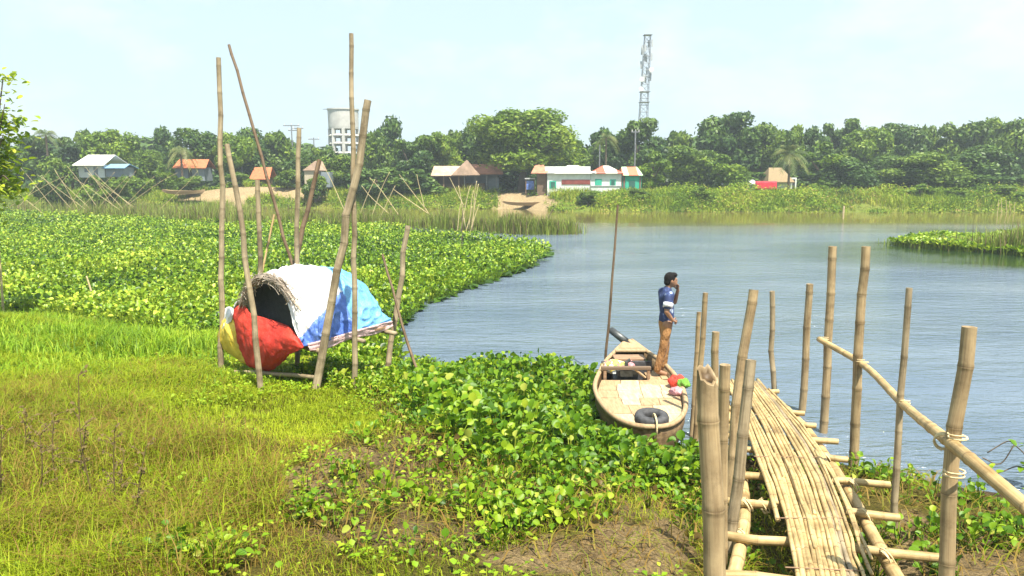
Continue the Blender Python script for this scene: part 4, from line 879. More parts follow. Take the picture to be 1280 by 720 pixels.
# ------------------------------------------------------------------ boats drawn up, stakes
def beached(px0, px1, pyt, pyb, d, label):
    a = at(px0, pyb, d); c = at(px1, pyt, d); L = c[0] - a[0]; z0 = a[2]; H = c[2] - z0; n = 15; VV = []
    for i in range(n):
        t = i / (n - 1); u = 2 * t - 1; w = .62 * (1 - abs(u) ** 2.6) + .04; up = H * (.75 + .25 * abs(u) ** 3); zb = z0 + H * .55 * abs(u) ** 3; x = a[0] + L * t
        VV += [(x, d - w, z0 + up), (x, d - w * .72, zb + .05), (x, d + w * .72, zb + .05), (x, d + w, z0 + up), (x, d + w * .9, z0 + up - .03), (x, d, zb + .2), (x, d - w * .9, z0 + up - .03)]
    F_ = [(i * 7 + j, (i + 1) * 7 + j, (i + 1) * 7 + (j + 1) % 7, i * 7 + (j + 1) % 7) for i in range(n - 1) for j in range(7)] + [tuple(range(7)), tuple((n - 1) * 7 + j for j in range(7))[::-1]]
    o = mk('beached_boat', VV, F_, M['plank2'], None, (a[0] + L / 2, d, z0)); return setp(o, label, 'boat')
beached(628, 684, 251, 257.5, 82.4, 'pale weathered boat lying along the sand below the great tree'); beached(203, 256, 236.5, 243.5, 86.5, 'pale boat lying at the left end of the sandy rise behind the poles')
def stick(px0, py0, px1, py1, d, r, mat='stick', label=None, group=None, name='thin_stick', cat='stick', d1=None, seed=0):
    p0 = at(px0, py0, d); p1 = at(px1, py1, d1 or d); rs = np.random.default_rng(seed); mid = (p0 + p1) / 2 + rs.normal(0, .03, 3) * np.linalg.norm(p1 - p0)
    p0b = p0.copy(); zg = max(G(p0[0], p0[1]), 0) - .25
    if p0b[2] > zg + .1: 
        dd = (p0 - p1) / max(1e-6, (p1 - p0)[2]); p0b = p0 + dd * min(p0[2] - zg, 1.2)
    mb = MB(); mb.tube(cr([p0b, mid, p1], 5), np.linspace(r, r * .55, 11), 6); o = mb.build(name, M[mat], None, p0b, True); return setp(o, label, cat, group)
rs = np.random.default_rng(8); gl = 'sticks tangled on the far left meadow'
for i in range(22):
    x0 = rs.uniform(22, 225); ln = rs.uniform(18, 42) * rs.choice([-1, 1]); y1 = rs.uniform(206, 222)
    stick(x0, rs.uniform(240, 250), x0 + ln, y1, rs.uniform(62, 74), .02, 'stick', 'thin pale stick leaning crosswise in the tangle on the far left meadow', gl, seed=i)
gl = 'sticks leaning behind the hyacinth mat'
LS = [(453, 262, 469, 224), (470, 258, 487, 215), (480, 262, 494, 232), (531, 260, 499, 218), (488, 256, 462, 222), (527, 244, 521, 218), (511, 250, 491, 236), (478, 258, 452, 232), (570, 238, 562, 222), (424, 250, 403, 205)]
for i, s in enumerate(LS): stick(*s, 55 + 1.5 * (i % 4), .035, 'stick', 'thin pale stick leaning out of the reeds left of the upright bundle', gl, seed=40 + i)
for i, s in enumerate([(573, 283, 577, 250), (581, 265, 588, 232), (589, 262, 592, 238), (583, 285, 590, 258), (592, 268, 598, 230), (593, 262, 596, 226), (578, 262, 573, 232), (590, 284, 599, 255)]): stick(*s, 46 + .5 * (i % 3), .035, 'stick', 'pale stick standing in the upright bundle at the reeds', 'sticks in the upright bundle', seed=60 + i)
stick(577, 318, 578, 258, 33, .022, 'bam_dark' if False else 'bark', 'thin dark rod standing upright in the hyacinth mat', None, 'upright_rod')
stick(677, 288, 694, 257, 48, .04, 'bark', 'grey stick slanting out of the water at the end of the reeds', None, 'slanting_stick')
stick(116, 371, 108, 345, 20.5, .035, 'stick', 'short grey stake leaning in the mat at the left', None, 'short_stake')
stick(3, 372, -2, 300, 18, .03, 'stick', 'thin brown stake at the left edge of the mat', None, 'thin_stake')
for i, x0 in enumerate((1247, 1252, 1258, 1263, 1268)): stick(x0, 262, x0 + rs.uniform(-1, 1.5), 250 + rs.uniform(-2, 3), 74, .035, 'stick', 'pale stake standing at the water near the right edge', 'pale stakes at the right', 'pale_stake', seed=80 + i)
stick(1054, 267, 1055, 257.5, 75, .12, 'plank', 'pale stump standing in the shallow water before the scrub', None, 'pale_stump', 'stump')
# sapling at the left edge
e = empty('leafy_sapling', at_z(-22, 392, .45), 'bright leafed sapling cut by the left edge of the view', 'sapling'); b0 = worg(e); d = b0[1]
mb = MB(); tops = [at(4, 96, d + .1), at(6, 130, d - .3), at(-20, 110, d + .3), at(4, 168, d - .2), at(-12, 150, d - .4), at(0, 200, d - .5), at(12, 226, d - .3)]
mb.tube(cr([b0 - [0, 0, .2], at(-12, 260, d), at(-6, 180, d), tops[0]], 6), np.linspace(.05, .012, 19), 7)
for t in tops[1:]: mb.tube(cr([at(-11, 250, d), (at(-9, 215, d) + t) / 2, t], 4), np.linspace(.03, .008, 9), 5)
mb.build('stem', M['bark'], e, None, True)
parts = []; rs = np.random.default_rng(3)
for (px_, py_, rx, ry, n) in ((4, 97, 9, 5, 40), (5, 122, 5, 10, 14), (-1, 158, 8, 22, 260), (-1, 200, 8, 24, 300), (0, 230, 11, 16, 240), (-30, 170, 22, 60, 260), (-32, 250, 24, 30, 200), (16, 238, 6, 8, 16)):
    c_ = at(px_, py_, d); u_ = d / FP
    P = c_ + np.stack([rs.normal(0, rx * u_ * .6, n), rs.normal(0, .4, n), rs.normal(0, ry * u_ * .6, n)], 1)
    parts.append(leaves(P, rs.uniform(0, 6.28, n), np.full(n, .03), rs.uniform(0, 1.5, n), rs.uniform(.09, .18, n), rs.uniform(-.9, .8, n), np.clip(rs.normal(.55, .22, n), 0, 1), 4, False, rs.normal(0, .4, n), .12, .75))
V, F, A = merge(parts); mk('leaves', V, F, M['bright'], e, attrs={'v': A})
# ------------------------------------------------------------------ poles of the shelter
def gpole(px0, py0, px1, py1, d0, d1, r0, r1, mat, label, name='bamboo_pole', cat='bamboo pole', group='bamboo poles round the tarpaulin shelter', seed=0, inter=.34, bend=.02, broken=False, ext=.35, n=12):
    p0 = at(px0, py0, d0); p1 = at(px1, py1, d1); dd = (p0 - p1) / np.linalg.norm(p0 - p1)
    zg = G(p0[0], p0[1]) ; k = max(0, (p0[2] - min(zg, p0[2]))) / max(.2, abs(dd[2])); p0 = p0 + dd * (k + ext)
    return bamboo(name, p0, p1, r0, r1, M[mat], None, seed, inter, bend, n, broken, label, cat, group)
gpole(276, 462, 273, 72, 10.3, 10.5, .042, .032, 'bam_grey', 'tall upright grey pole at the left end of the shelter, split thin at the top', seed=1, bend=.03)
gpole(325, 490, 284, 180, 8.95, 9.3, .039, .032, 'bam_grey', 'leaning pole crossing in front of the red cloth of the shelter', seed=2, bend=.05)
gpole(325, 350, 322, 225, 11.3, 11.3, .040, .036, 'bam_grey', 'short upright pole rising behind the straw edged mouth of the shelter', seed=3, ext=.9)
gpole(368, 335, 287, 56, 11.3, 11.9, .030, .022, 'bam_dark', 'long thin dark pole slanting far to the left above the shelter', seed=4, bend=.06, ext=1.0)
gpole(372, 466, 373, 160, 11.0, 11.1, .040, .034, 'bam_grey', 'upright pole behind the middle of the shelter, its foot seen under the red cloth', seed=5)
gpole(369, 338, 399, 200, 11.5, 11.9, .046, .036, 'bam_dark', 'stout pole leaning right behind the middle of the shelter', seed=6, ext=.9)
gpole(442, 492, 438, 42, 9.3, 9.5, .039, .028, 'bam_grey', 'tallest pole, standing upright before the blue side of the shelter', seed=7, bend=.04)
gpole(395, 487, 462, 126, 9.1, 9.4, .054, .046, 'bam_grey', 'thickest pole, leaning to the right across the white and blue tarpaulin', seed=8, inter=.38, bend=.03)
gpole(482, 472, 510, 282, 10.95, 11.3, .044, .040, 'bam_grey', 'short leaning pole at the right tip of the blue tarpaulin', seed=9, bend=.02)
gpole(527, 482, 478, 318, 10.5, 11.2, .024, .018, 'bam_dark', 'thin dark pole crossing the short one at the right tip of the tarpaulin', seed=10, inter=.22)
gpole(327, 348, 343, 268, 11.7, 12.0, .020, .016, 'bam_new', 'thin yellow cane behind the straw edged mouth of the shelter', seed=11, ext=1.1)
o = bamboo('crossbar_pole', at(276, 464, 10.2), at(399, 471, 9.22), .030, .028, M['bam_grey'], None, 12, .4, .01, 10, False, 'pale bamboo crossbar lashed low between the poles under the red cloth', 'bamboo pole')
# ------------------------------------------------------------------ the tarpaulin shelter
sh0 = at(372, 450, 10.2); shelter = empty('tarpaulin_shelter', (sh0[0], 10.2, G(sh0[0], 10.2)), 'raised sleeping shelter draped with white, blue, red and yellow cloth between bamboo poles', 'shelter')
def P3(rows): return np.array([[at(*p) for p in r] for r in rows])
def dense(C, nu, nv):
    a = cr(C, nu); return np.swapaxes(cr(np.swapaxes(a, 0, 1), nv), 0, 1)
def wrinkle(Pg, amp, seed, fu=1.0, fv=1.0):
    r_, c_ = Pg.shape[:2]; du = np.gradient(Pg, axis=0); dv = np.gradient(Pg, axis=1); nn = np.cross(du, dv); nn /= np.maximum(np.linalg.norm(nn, axis=2, keepdims=True), 1e-9)
    I, J = np.meshgrid(np.linspace(0, 1, r_), np.linspace(0, 1, c_), indexing='ij')
    f = (fbm(I * 6 * fu + J * 2, J * 6 * fv, 1.0, seed) - .5) + .7 * (vn(I * 22 * fu + J * 9, J * 12 * fv + I * 5, 1, seed + 1) - .5) * .6
    f += .35 * (1 - np.abs(2 * vn(I * 9 * fu - J * 5, J * 14 * fv, 1, seed + 2) - 1)) ** 3
    return Pg + nn * (amp * f)[..., None]
ARCH = [[(379, 433, 9.2), (367, 408, 9.25), (358, 378, 9.4), (345, 353, 9.6), (325, 347, 9.85), (306, 366, 10.05), (291, 392, 10.2)],
        [(405, 427, 9.45), (398, 396, 9.5), (388, 360, 9.7), (372, 338, 10.0), (352, 337, 10.3), (330, 352, 10.6), (312, 392, 10.8)],
        [(442, 417, 9.95), (437, 390, 10.0), (429, 362, 10.2), (412, 339, 10.5), (392, 338, 10.8), (370, 352, 11.0), (350, 392, 11.2)],
        [(489, 404, 10.65), (477, 389, 10.7), (459, 361, 10.85), (439, 344, 11.0), (424, 345, 11.2), (405, 358, 11.4), (390, 392, 11.5)]]
Pg = wrinkle(dense(P3(ARCH), 48, 24), .10, 3, 1.2, 1.0); nr_, nc_ = Pg.shape[:2]
U, Vv = np.meshgrid(np.linspace(0, 1, nr_), np.linspace(0, 1, nc_), indexing='ij'); jn = (vn(U * 8, Vv * 8, 1, 6) - .5) * .06
uc = (U[:-1, :-1] + U[1:, 1:]) / 2; vc = (Vv[:-1, :-1] + Vv[1:, 1:]) / 2; j_ = jn[:-1, :-1]
vb = .05 + .27 * np.clip(uc / .66, 0, 1) ** 1.2
region = np.where(uc + j_ * .5 > .64 + .06 * np.clip(.35 - vc, 0, 1), 2, np.where(vc + j_ < vb, 1, 0))
i0 = (np.arange(nr_ - 1)[:, None] * nc_ + np.arange(nc_ - 1)[None]); FA = np.stack([i0, i0 + 1, i0 + nc_ + 1, i0 + nc_], -1)
for k, nm, mt_ in ((0, 'white_tarpaulin', 'white_t'), (1, 'deep_blue_tarpaulin', 'navy_t'), (2, 'light_blue_tarpaulin', 'blue_t')):
    f = FA[region == k]; used, inv = np.unique(f, return_inverse=True)
    o = mk(nm, Pg.reshape(-1, 3)[used], inv.reshape(f.shape), M[mt_], shelter, None, True); md = o.modifiers.new('thickness', 'SOLIDIFY'); md.thickness = .006; md.offset = 0
def patch(name, rows, mat, amp=.02, seed=1, nu=8, nv=8, thick=.008):
    return gridmesh(name, wrinkle(dense(P3(rows), nu, nv), amp, seed), M[mat], shelter, None, thick)
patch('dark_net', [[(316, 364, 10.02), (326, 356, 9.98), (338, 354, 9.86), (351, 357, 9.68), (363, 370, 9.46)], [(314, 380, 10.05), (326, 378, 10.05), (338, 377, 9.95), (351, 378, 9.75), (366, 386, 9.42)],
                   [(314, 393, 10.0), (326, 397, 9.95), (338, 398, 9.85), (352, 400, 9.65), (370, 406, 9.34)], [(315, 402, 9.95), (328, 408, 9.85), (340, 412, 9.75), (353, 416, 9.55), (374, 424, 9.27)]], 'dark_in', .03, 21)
patch('red_cloth', [[(291, 389, 10.15), (303, 380, 10.05), (314, 392, 9.9), (330, 397, 9.75), (346, 402, 9.6), (362, 409, 9.4), (375, 424, 9.2)],
                    [(294, 408, 10.05), (305, 405, 9.9), (318, 410, 9.75), (332, 414, 9.6), (347, 418, 9.45), (361, 423, 9.25), (379, 434, 9.15)],
                    [(298, 428, 10.0), (308, 428, 9.85), (320, 430, 9.65), (333, 432, 9.5), (346, 435, 9.4), (358, 437, 9.3), (373, 438, 9.2)],
                    [(305, 446, 10.0), (313, 452, 9.85), (322, 456, 9.7), (333, 456, 9.6), (343, 453, 9.5), (353, 446, 9.4), (364, 441, 9.3)],
                    [(309, 456, 10.05), (316, 460, 9.95), (324, 462, 9.85), (334, 463, 9.8), (342, 461, 9.7), (348, 456, 9.6), (357, 448, 9.5)]], 'red_t', .035, 22)
patch('yellow_cloth', [[(292, 389, 10.16), (286, 387, 10.3), (281, 391, 10.5)], [(295, 408, 10.07), (282, 402, 10.15), (273, 412, 10.4)], [(299, 428, 10.02), (287, 424, 10.05), (273, 428, 10.35)], [(306, 447, 10.03), (295, 444, 10.1), (285, 440, 10.3)], [(310, 456, 10.08), (304, 454, 10.12), (298, 449, 10.25)]], 'yel_t', .035, 23)
patch('white_flap', [[(292, 386, 10.12), (286, 383, 10.2), (281, 386, 10.4)], [(291, 394, 10.1), (284, 396, 10.12), (277, 404, 10.38)], [(289, 402, 10.1), (281, 408, 10.14), (274, 415, 10.38)]], 'white_t', .02, 24)
# straw rim of the mouth
rim = cr(np.array([at(*p) for p in ((300, 384, 10.02), (307, 366, 9.98), (318, 351, 9.84), (333, 346, 9.7), (346, 351, 9.5), (358, 364, 9.34), (376, 388, 9.14))]), 8); mb = MB(); rs = np.random.default_rng(9)
mb.tube(rim, .010 + .022 * np.sin(np.linspace(0, 3.1, len(rim))), 8)
for i in range(260):
    k = rs.integers(0, len(rim) - 9); off = rs.normal(0, .035, 3); q = rim[k:k + rs.integers(4, 9)] + off + np.linspace(0, 1, 1); tail = q[-1] + rs.normal(0, .04, 3) - np.array([0, 0, .03]); mb.tube(np.concatenate([q, [tail]]), .005, 3, False)
mb.build('straw_edge', M['thatch'], shelter)
# platform and pink sheet
mb = MB(); zp = 1.36; A4 = [at_z(384, 433, zp), at_z(488, 409, zp), at_z(404, 396, zp), at_z(312, 412, zp)]; A4 = [np.array(a) for a in A4]
for i in range(15):
    f = (i + .5) / 15; p = A4[0] * (1 - f) + A4[3] * f; q = A4[1] * (1 - f) + A4[2] * f; mb.tube([p, q], .026, 6)
mb.build('platform', M['bam_tan'] if False else M['wood'], shelter)
for f in (.08, .55, .95):
    p = A4[0] * (1 - f) + A4[1] * f; q = A4[3] * (1 - f) + A4[2] * f; d_ = (q - p) / np.linalg.norm(q - p); bamboo('bearer', p - d_ * .18 - [0, 0, .06], q + d_ * .15 - [0, 0, .06], .032, .028, M['bam_grey'], shelter, 30 + int(f * 10))
patch('pink_sheet', [[(384, 430, 9.20), (410, 423, 9.50), (440, 414, 9.82), (470, 406, 10.3), (490, 401, 10.55)], [(387, 439, 9.20), (410, 435, 9.50), (440, 423, 9.82), (468, 418, 10.3), (491, 407, 10.55)]], 'pink_t', .04, 27)
# ------------------------------------------------------------------ country boat
BS = np.array([[8.56, 1.60, 1.80, .52, .16], [8.66, 1.45, 1.95, .515, .06], [8.92, 1.31, 2.12, .505, -.06], [9.3, 1.22, 2.27, .50, -.14], [9.8, 1.17, 2.39, .50, -.18], [10.4, 1.19, 2.47, .505, -.18], [11.0, 1.32, 2.48, .53, -.16], [11.6, 1.50, 2.41, .57, -.08], [12.1, 1.73, 2.26, .62, .08], [12.55, 1.97, 2.09, .70, .34]])
boat = empty('country_boat', (1.82, 10.5, 0), 'weathered wooden country boat with a planked floor moored beside the bamboo jetty', 'boat')
B = cr(BS, 6); nb_ = len(B)
def hullring(r, inset):
    y, xl, xr, zt_, zb = r; c_ = (xl + xr) / 2; hw = (xr - xl) / 2 - inset; zb = zb + inset
    out = []
    for s, zf in ((-1, 1), (-.97, .72), (-.86, .40), (-.62, .14), (-.3, .02), (0, 0), (.3, .02), (.62, .14), (.86, .40), (.97, .72), (1, 1)): out.append((c_ + s * hw, y, zb + (zt_ - zb) * zf))
    return out
VV = []; FF = []
for ins in (0, .045):
    for r in B:
        rr = r.copy()
        if ins: rr[0] = np.clip(r[0], 8.62, 12.48)
        VV += hullring(rr, min(ins, (r[2] - r[1]) / 2 - .01))
K = 11
for L_ in (0, 1):
    o_ = L_ * nb_ * K
    for i in range(nb_ - 1):
        for j in range(K - 1):
            q = (o_ + i * K + j, o_ + i * K + j + 1, o_ + (i + 1) * K + j + 1, o_ + (i + 1) * K + j); FF.append(q if L_ else q[::-1])
for i in range(nb_ - 1):
    for j in (0, K - 1): q = (i * K + j, (i + 1) * K + j, nb_ * K + (i + 1) * K + j, nb_ * K + i * K + j); FF.append(q)
FF.append(tuple(range(K))); FF.append(tuple((nb_ - 1) * K + j for j in range(K))[::-1])
mk('hull', VV, FF, M['hull'], boat, None, True)
rimL = [(r[1] + .012, r[0], r[3] + .01) for r in B]; rimR = [(r[2] - .012, r[0], r[3] + .01) for r in B]
mb = MB(); mb.tube(rimL[::-1] + rimR, .034, 8); mb.build('gunwale', M['plank2'], boat, None, True)
def bw(y): xl = np.interp(y, B[:, 0], B[:, 1]); xr = np.interp(y, B[:, 0], B[:, 2]); return xl + .055, xr - .055
rs = np.random.default_rng(12); yy = [8.72, 9.02, 9.36, 9.72, 10.05, 10.42, 10.76, 10.98]
for i in range(len(yy) - 1):
    xs_ = [0] + sorted((np.arange(1, (nbd := int(rs.integers(3, 5)))) / nbd + rs.uniform(-.07, .07, nbd - 1)).tolist()) + [1]
    for j in range(len(xs_) - 1):
        g = .004; y0, y1 = yy[i] + g, yy[i + 1] - g; z = .415 + rs.uniform(-.003, .004); z2 = z + rs.uniform(-.003, .003)
        def X_(f, y): a, b_ = bw(y); return a + (b_ - a) * f
        P = [(X_(xs_[j], y0) + g, y0, z), (X_(xs_[j + 1], y0) - g, y0, z2), (X_(xs_[j + 1], y1) - g, y1, z2), (X_(xs_[j], y1) + g, y1, z)]
        mb = MB(); mb.hexa([*P, *[(p[0], p[1], p[2] + .022) for p in P]]); mb.build('floor_board', M['plank'] if rs.random() < .75 else M['plank2'], boat)
def wbox(name, mat, lo, hi, par=boat): mb = MB(); mb.box(lo, hi); o = mb.build(name, M[mat], par); bv = o.modifiers.new('edge', 'BEVEL'); bv.width = .008; bv.segments = 2; return o
# engine bay
wbox('bay_beam', 'wall_br', (1.37, 11.0, .585), (2.13, 11.07, .635)); wbox('bay_post', 'wood', (1.40, 11.01, .40), (1.45, 11.06, .585)); wbox('bay_post', 'wood', (2.07, 11.01, .40), (2.12, 11.06, .585))
wbox('bay_shade_sheet', 'black', (1.42, 11.42, .22), (2.22, 11.46, .62)); wbox('bay_floor', 'hull', (1.42, 11.0, .18), (2.3, 11.42, .21))  # black sheet added behind the engine, its colour standing for the bay's shade
eng = wbox('engine', 'iron', (1.62, 11.10, .22), (1.95, 11.38, .56)); mb = MB(); mb.tube([(1.56, 11.22, .40), (1.62, 11.22, .40)], .14, 20); mb.build('flywheel', M['iron'], eng); mb = MB(); mb.tube([(1.78, 11.2, .56), (1.78, 11.2, .66), (1.84, 11.2, .70)], .03, 8); mb.build('exhaust', M['iron'], eng)
wbox('fuel_tank', 'iron', (1.66, 11.05, .46), (1.86, 11.12, .57), eng); mb = MB(); mb.tube([(1.88, 11.03, .60), (2.05, 11.02, .46)], .022, 6); mb.build('lever', M['plank2'], boat)
wbox('standing_board', 'plank2', (2.10, 10.72, .415), (2.32, 11.55, .438)); wbox('side_board', 'plank2', (2.30, 11.0, .43), (2.40, 11.55, .455))
wbox('thwart', 'wood', (1.64, 11.50, .60), (2.14, 11.80, .64)); wbox('thwart', 'plank2', (1.72, 11.98, .63), (2.22, 12.14, .665)); wbox('locker_front', 'wall_br', (1.66, 11.52, .34), (2.12, 11.55, .60))
mb = MB(); P = [(1.74, 12.14, .64), (2.24, 12.14, .64), (2.07, 12.54, .70), (1.98, 12.54, .70)]; mb.hexa([*P, *[(p[0], p[1], p[2] + .03) for p in P]]); mb.build('bow_deck', M['plank2'], boat)
# long tail engine shaft
p0, p1 = at(793, 435, 12.3), at(763, 412, 12.75); mb = MB(); q = p0 + (p1 - p0) * .35; mb.tube(np.array([p0, q - (q - p0) * .02, q, p1 - (p1 - p0) * .03, p1]), [.035, .035, .066, .062, .045], 12); mb.build('tiller_housing', M['steel'] if False else M['iron'], boat, None, True)
# loose things in the boat
def lump(name, c, r, mat, label, cat, seed, fl=.6, amp=.35, sub=3):
    bm = bmesh.new(); bmesh.ops.create_icosphere(bm, subdivisions=sub, radius=1); rs = np.random.default_rng(seed); V = np.array([v.co for v in bm.verts]); F_ = [[v.index for v in f.verts] for f in bm.faces]; bm.free()
    n_ = vn(V[:, 0] * 2 + V[:, 2], V[:, 1] * 2 - V[:, 2], .8, seed) - .5 + .6 * (vn(V[:, 0] * 5 + V[:, 2] * 3, V[:, 1] * 5 - V[:, 2] * 2, 1, seed + 1) - .5)
    V = V * (1 + amp * n_)[:, None]; V[:, 2] = np.maximum(V[:, 2], -fl); V = V * np.asarray(r) + np.asarray(c) 
    base = np.array([c[0], c[1], V[:, 2].min()]); o = mk(name, V, F_, M[mat], None, base, True); return setp(o, label, cat) if label else o
m, nt, b = newmat('floral_cloth'); nv_ = nd(nt, 'ShaderNodeTexVoronoi'); nv_.inputs['Scale'].default_value = 22; t_ = nd(nt, 'ShaderNodeTexCoord'); lk(nt, t_.outputs['Object'], nv_.inputs['Vector']); sp = nd(nt, 'ShaderNodeSeparateColor'); lk(nt, nv_.outputs['Color'], sp.inputs[0])
r = ramp(nt, sp.outputs[0], [(0, (.62, .50, .10)), (.3, (.70, .66, .58)), (.55, (.50, .18, .16)), (.75, (.18, .24, .06)), (1, (.7, .6, .5))]); r.color_ramp.interpolation = 'CONSTANT'; lk(nt, r.outputs['Color'], b.inputs['Base Color']); b.inputs['Roughness'].default_value = .8; M['floral'] = m
M['pink_c'] = cloth('pink_cloth', (.55, .22, .26), (.72, .38, .40), 20, .5, .8); M['green_c'] = cloth('leaf_green_cloth', (.10, .30, .02), (.2, .42, .05), 20, .5, .7); M['scarlet'] = cloth('scarlet_cloth', (.58, .03, .02), (.70, .07, .03), 20, .5, .7)
c = at(769, 459, 11.35); lump('cloth_heap', (c[0], c[1], c[2]), (.20, .17, .12), 'floral', 'heap of yellow and white patterned cloth at the left side of the engine', 'cloth', 31, .8, .6)
c = at(784, 456, 11.5); lump('cloth_bundle', (c[0] + .02, c[1] - .02, c[2] - .02), (.11, .12, .10), 'pink_c', 'faded pink bundle right of the patterned cloth heap by the engine', 'cloth', 32, .8, .5)
c = at(796, 451, 11.95); lump('green_bag', (c[0], c[1] - .06, c[2] - .02), (.17, .10, .09), 'green_c', 'green bag tucked under the rear thwart near the bow', 'bag', 33)
c = at(846, 477, 10.6); lump('red_cloth_bundle', c, (.12, .12, .10), 'scarlet', 'scarlet cloth bundle beside the feet of the standing man', 'cloth', 34, .7, .5)
c = at(854, 480, 10.35); lump('green_cloth_bundle', c, (.09, .10, .08), 'green_c', 'leaf green cloth on the right gunwale beside the scarlet bundle', 'cloth', 35, .7, .5)
c = at(847, 489, 10.2); lump('pink_cloth_bundle', (c[0], c[1], c[2]), (.10, .13, .06), 'pink_c', 'pink cloth lying below the scarlet bundle against the right side of the boat', 'cloth', 36, .6, .5)
# paddle
p0, p1, p2 = at(837, 468, 11.15), at(840, 499, 10.15), at(845, 516, 9.72); pd = empty('paddle', p2, 'wooden paddle lying on the floor boards with its blade towards the tyre', 'paddle')
mb = MB(); mb.tube([p0, (p0 + p1) / 2, p1 + (p2 - p1) * .1], .02, 8); mb.build('shaft', M['wood'], pd, None, True)
u = (p2 - p1); s_ = np.cross(u, [0, 0, 1.]); s_ /= np.linalg.norm(s_); mb = MB(); L5 = []
for t, w in ((0, .022), (.25, .05), (.6, .078), (.9, .075), (1, .05)): L5 += [p1 + u * t - s_ * w, p1 + u * t + s_ * w]
V2 = [v + [0, 0, .01] for v in L5] + [v - [0, 0, .012] for v in L5]; F2 = []
for i in range(4): a = 2 * i; F2 += [(a, a + 1, a + 3, a + 2), (a + 10, a + 12, a + 13, a + 11), (a, a + 2, a + 12, a + 10), (a + 1, a + 11, a + 13, a + 3)]
F2 += [(0, 10, 11, 1), (8, 9, 19, 18)]; mb.add(V2, F2); mb.build('blade', M['wood'], pd)
# tyre
ty = empty('tyre', (1.72, 8.77, .47), 'old black tyre roped flat on the near end of the boat as a fender', 'tyre'); VV = []; FF = []; n1_, n2_ = 60, 14; tilt = Matrix.Rotation(.10, 3, 'X')
for i in range(n1_):
    a = i / n1_ * 6.28318
    for j in range(n2_):
        b_ = j / n2_ * 6.28318; cx_, cz = math.cos(b_), math.sin(b_); sq = (abs(cx_) ** 4 + abs(cz) ** 4) ** -.25
        rr = .152 + .062 * cx_ * sq * .95; 
        if cx_ > .75 and i % 3 == 0: rr -= .007
        p = tilt @ Vector((rr * math.cos(a), rr * math.sin(a), .066 * cz * sq)); VV.append((1.72 + p.x, 8.77 + p.y, .565 + p.z))
        FF.append((i * n2_ + j, ((i + 1) % n1_) * n2_ + j, ((i + 1) % n1_) * n2_ + (j + 1) % n2_, i * n2_ + (j + 1) % n2_))
mk('rubber', VV, FF, M['black'], ty, None, True)
mb = MB(); mb.tube(cr([(1.73, 8.76, .56), (1.73, 8.70, .645), (1.73, 8.60, .655), (1.735, 8.53, .60), (1.735, 8.50, .49), (1.73, 8.56, .38)], 5), .011, 6); mb.build('rope', M['rope'], ty, None, True)
gpole(754, 466, 772, 256, 12.6, 12.9, .030, .018, 'bam_dark', 'thin dark mooring pole leaning beside the bow of the boat', 'mooring_pole', 'pole', None, 41, .5, .05, False, 1.6)
# ------------------------------------------------------------------ the standing man
foot = at(825, 472, 11.3); foot[2] = .437
man = None
FW = np.array([.985, .17, 0]); RT = np.array([.17, -.985, 0])
def J(f, r, z): return np.array([0, 0, z]) + FW * f + RT * r
def skin(joints, edges):
    """tapered limbs round a joint skeleton, with rounded joints; fused into one surface later"""
    mb = MB(); th = np.linspace(0, 2 * np.pi, 16, endpoint=False)
    rd = lambda k: (joints[k][1], joints[k][1]) if np.isscalar(joints[k][1]) else joints[k][1]
    for a, b in edges:
        pa, pb = np.asarray(joints[a][0]), np.asarray(joints[b][0]); d = pb - pa; L = np.linalg.norm(d); d = d / L
        s = RT - d * (RT @ d); s /= np.linalg.norm(s); u = np.cross(d, s); rings = []
        for t in np.linspace(0, 1, 7):
            e = t * t * (3 - 2 * t) * .5 + t * .5; rx = rd(a)[0] * (1 - e) + rd(b)[0] * e; ry = rd(a)[1] * (1 - e) + rd(b)[1] * e; c = pa + d * L * t
            rings.append(c + np.cos(th)[:, None] * s * rx + np.sin(th)[:, None] * u * ry)
        V = np.concatenate(rings); F_ = [(i * 16 + j, i * 16 + (j + 1) % 16, (i + 1) * 16 + (j + 1) % 16, (i + 1) * 16 + j) for i in range(6) for j in range(16)] + [tuple(range(16))[::-1], tuple(96 + j for j in range(16))]
        mb.add(V, F_)
    for k in joints:
        r = rd(k); mb.add(*ell(joints[k][0], (r[1], r[0], min(r)), 14))
    return mb.V, mb.F
def fuse(mb, voxel, name, mat, parent=None, base=None, smooth_it=4):
    """one continuous surface round all the pieces of mb"""
    me = bpy.data.meshes.new('tmp'); me.from_pydata(mb.V, [], mb.F); o = bpy.data.objects.new('tmp', me); COL.objects.link(o)
    md = o.modifiers.new('r', 'REMESH'); md.mode = 'VOXEL'; md.voxel_size = voxel; s_ = o.modifiers.new('sm', 'SMOOTH'); s_.iterations = smooth_it; s_.factor = .5
    dg = bpy.context.evaluated_depsgraph_get(); dg.update(); em = bpy.data.meshes.new_from_object(o.evaluated_get(dg), depsgraph=dg)
    V = np.array([v.co for v in em.vertices]); F_ = [tuple(p.vertices) for p in em.polygons]; bpy.data.objects.remove(o); bpy.data.meshes.remove(em)
    return mk(name, V, F_, mat, parent, base, True)
def ell(c, r, n=18, rot=None):
    bm = bmesh.new(); bmesh.ops.create_uvsphere(bm, u_segments=n, v_segments=n // 2 + 2, radius=1); V = np.array([v.co for v in bm.verts]); F_ = [[v.index for v in f.verts] for f in bm.faces]; bm.free()
    V = V * np.asarray(r)
    return np.asarray(c) + V[:, :1] * FW + V[:, 1:2] * RT + V[:, 2:] * np.array([0, 0, 1.]), F_
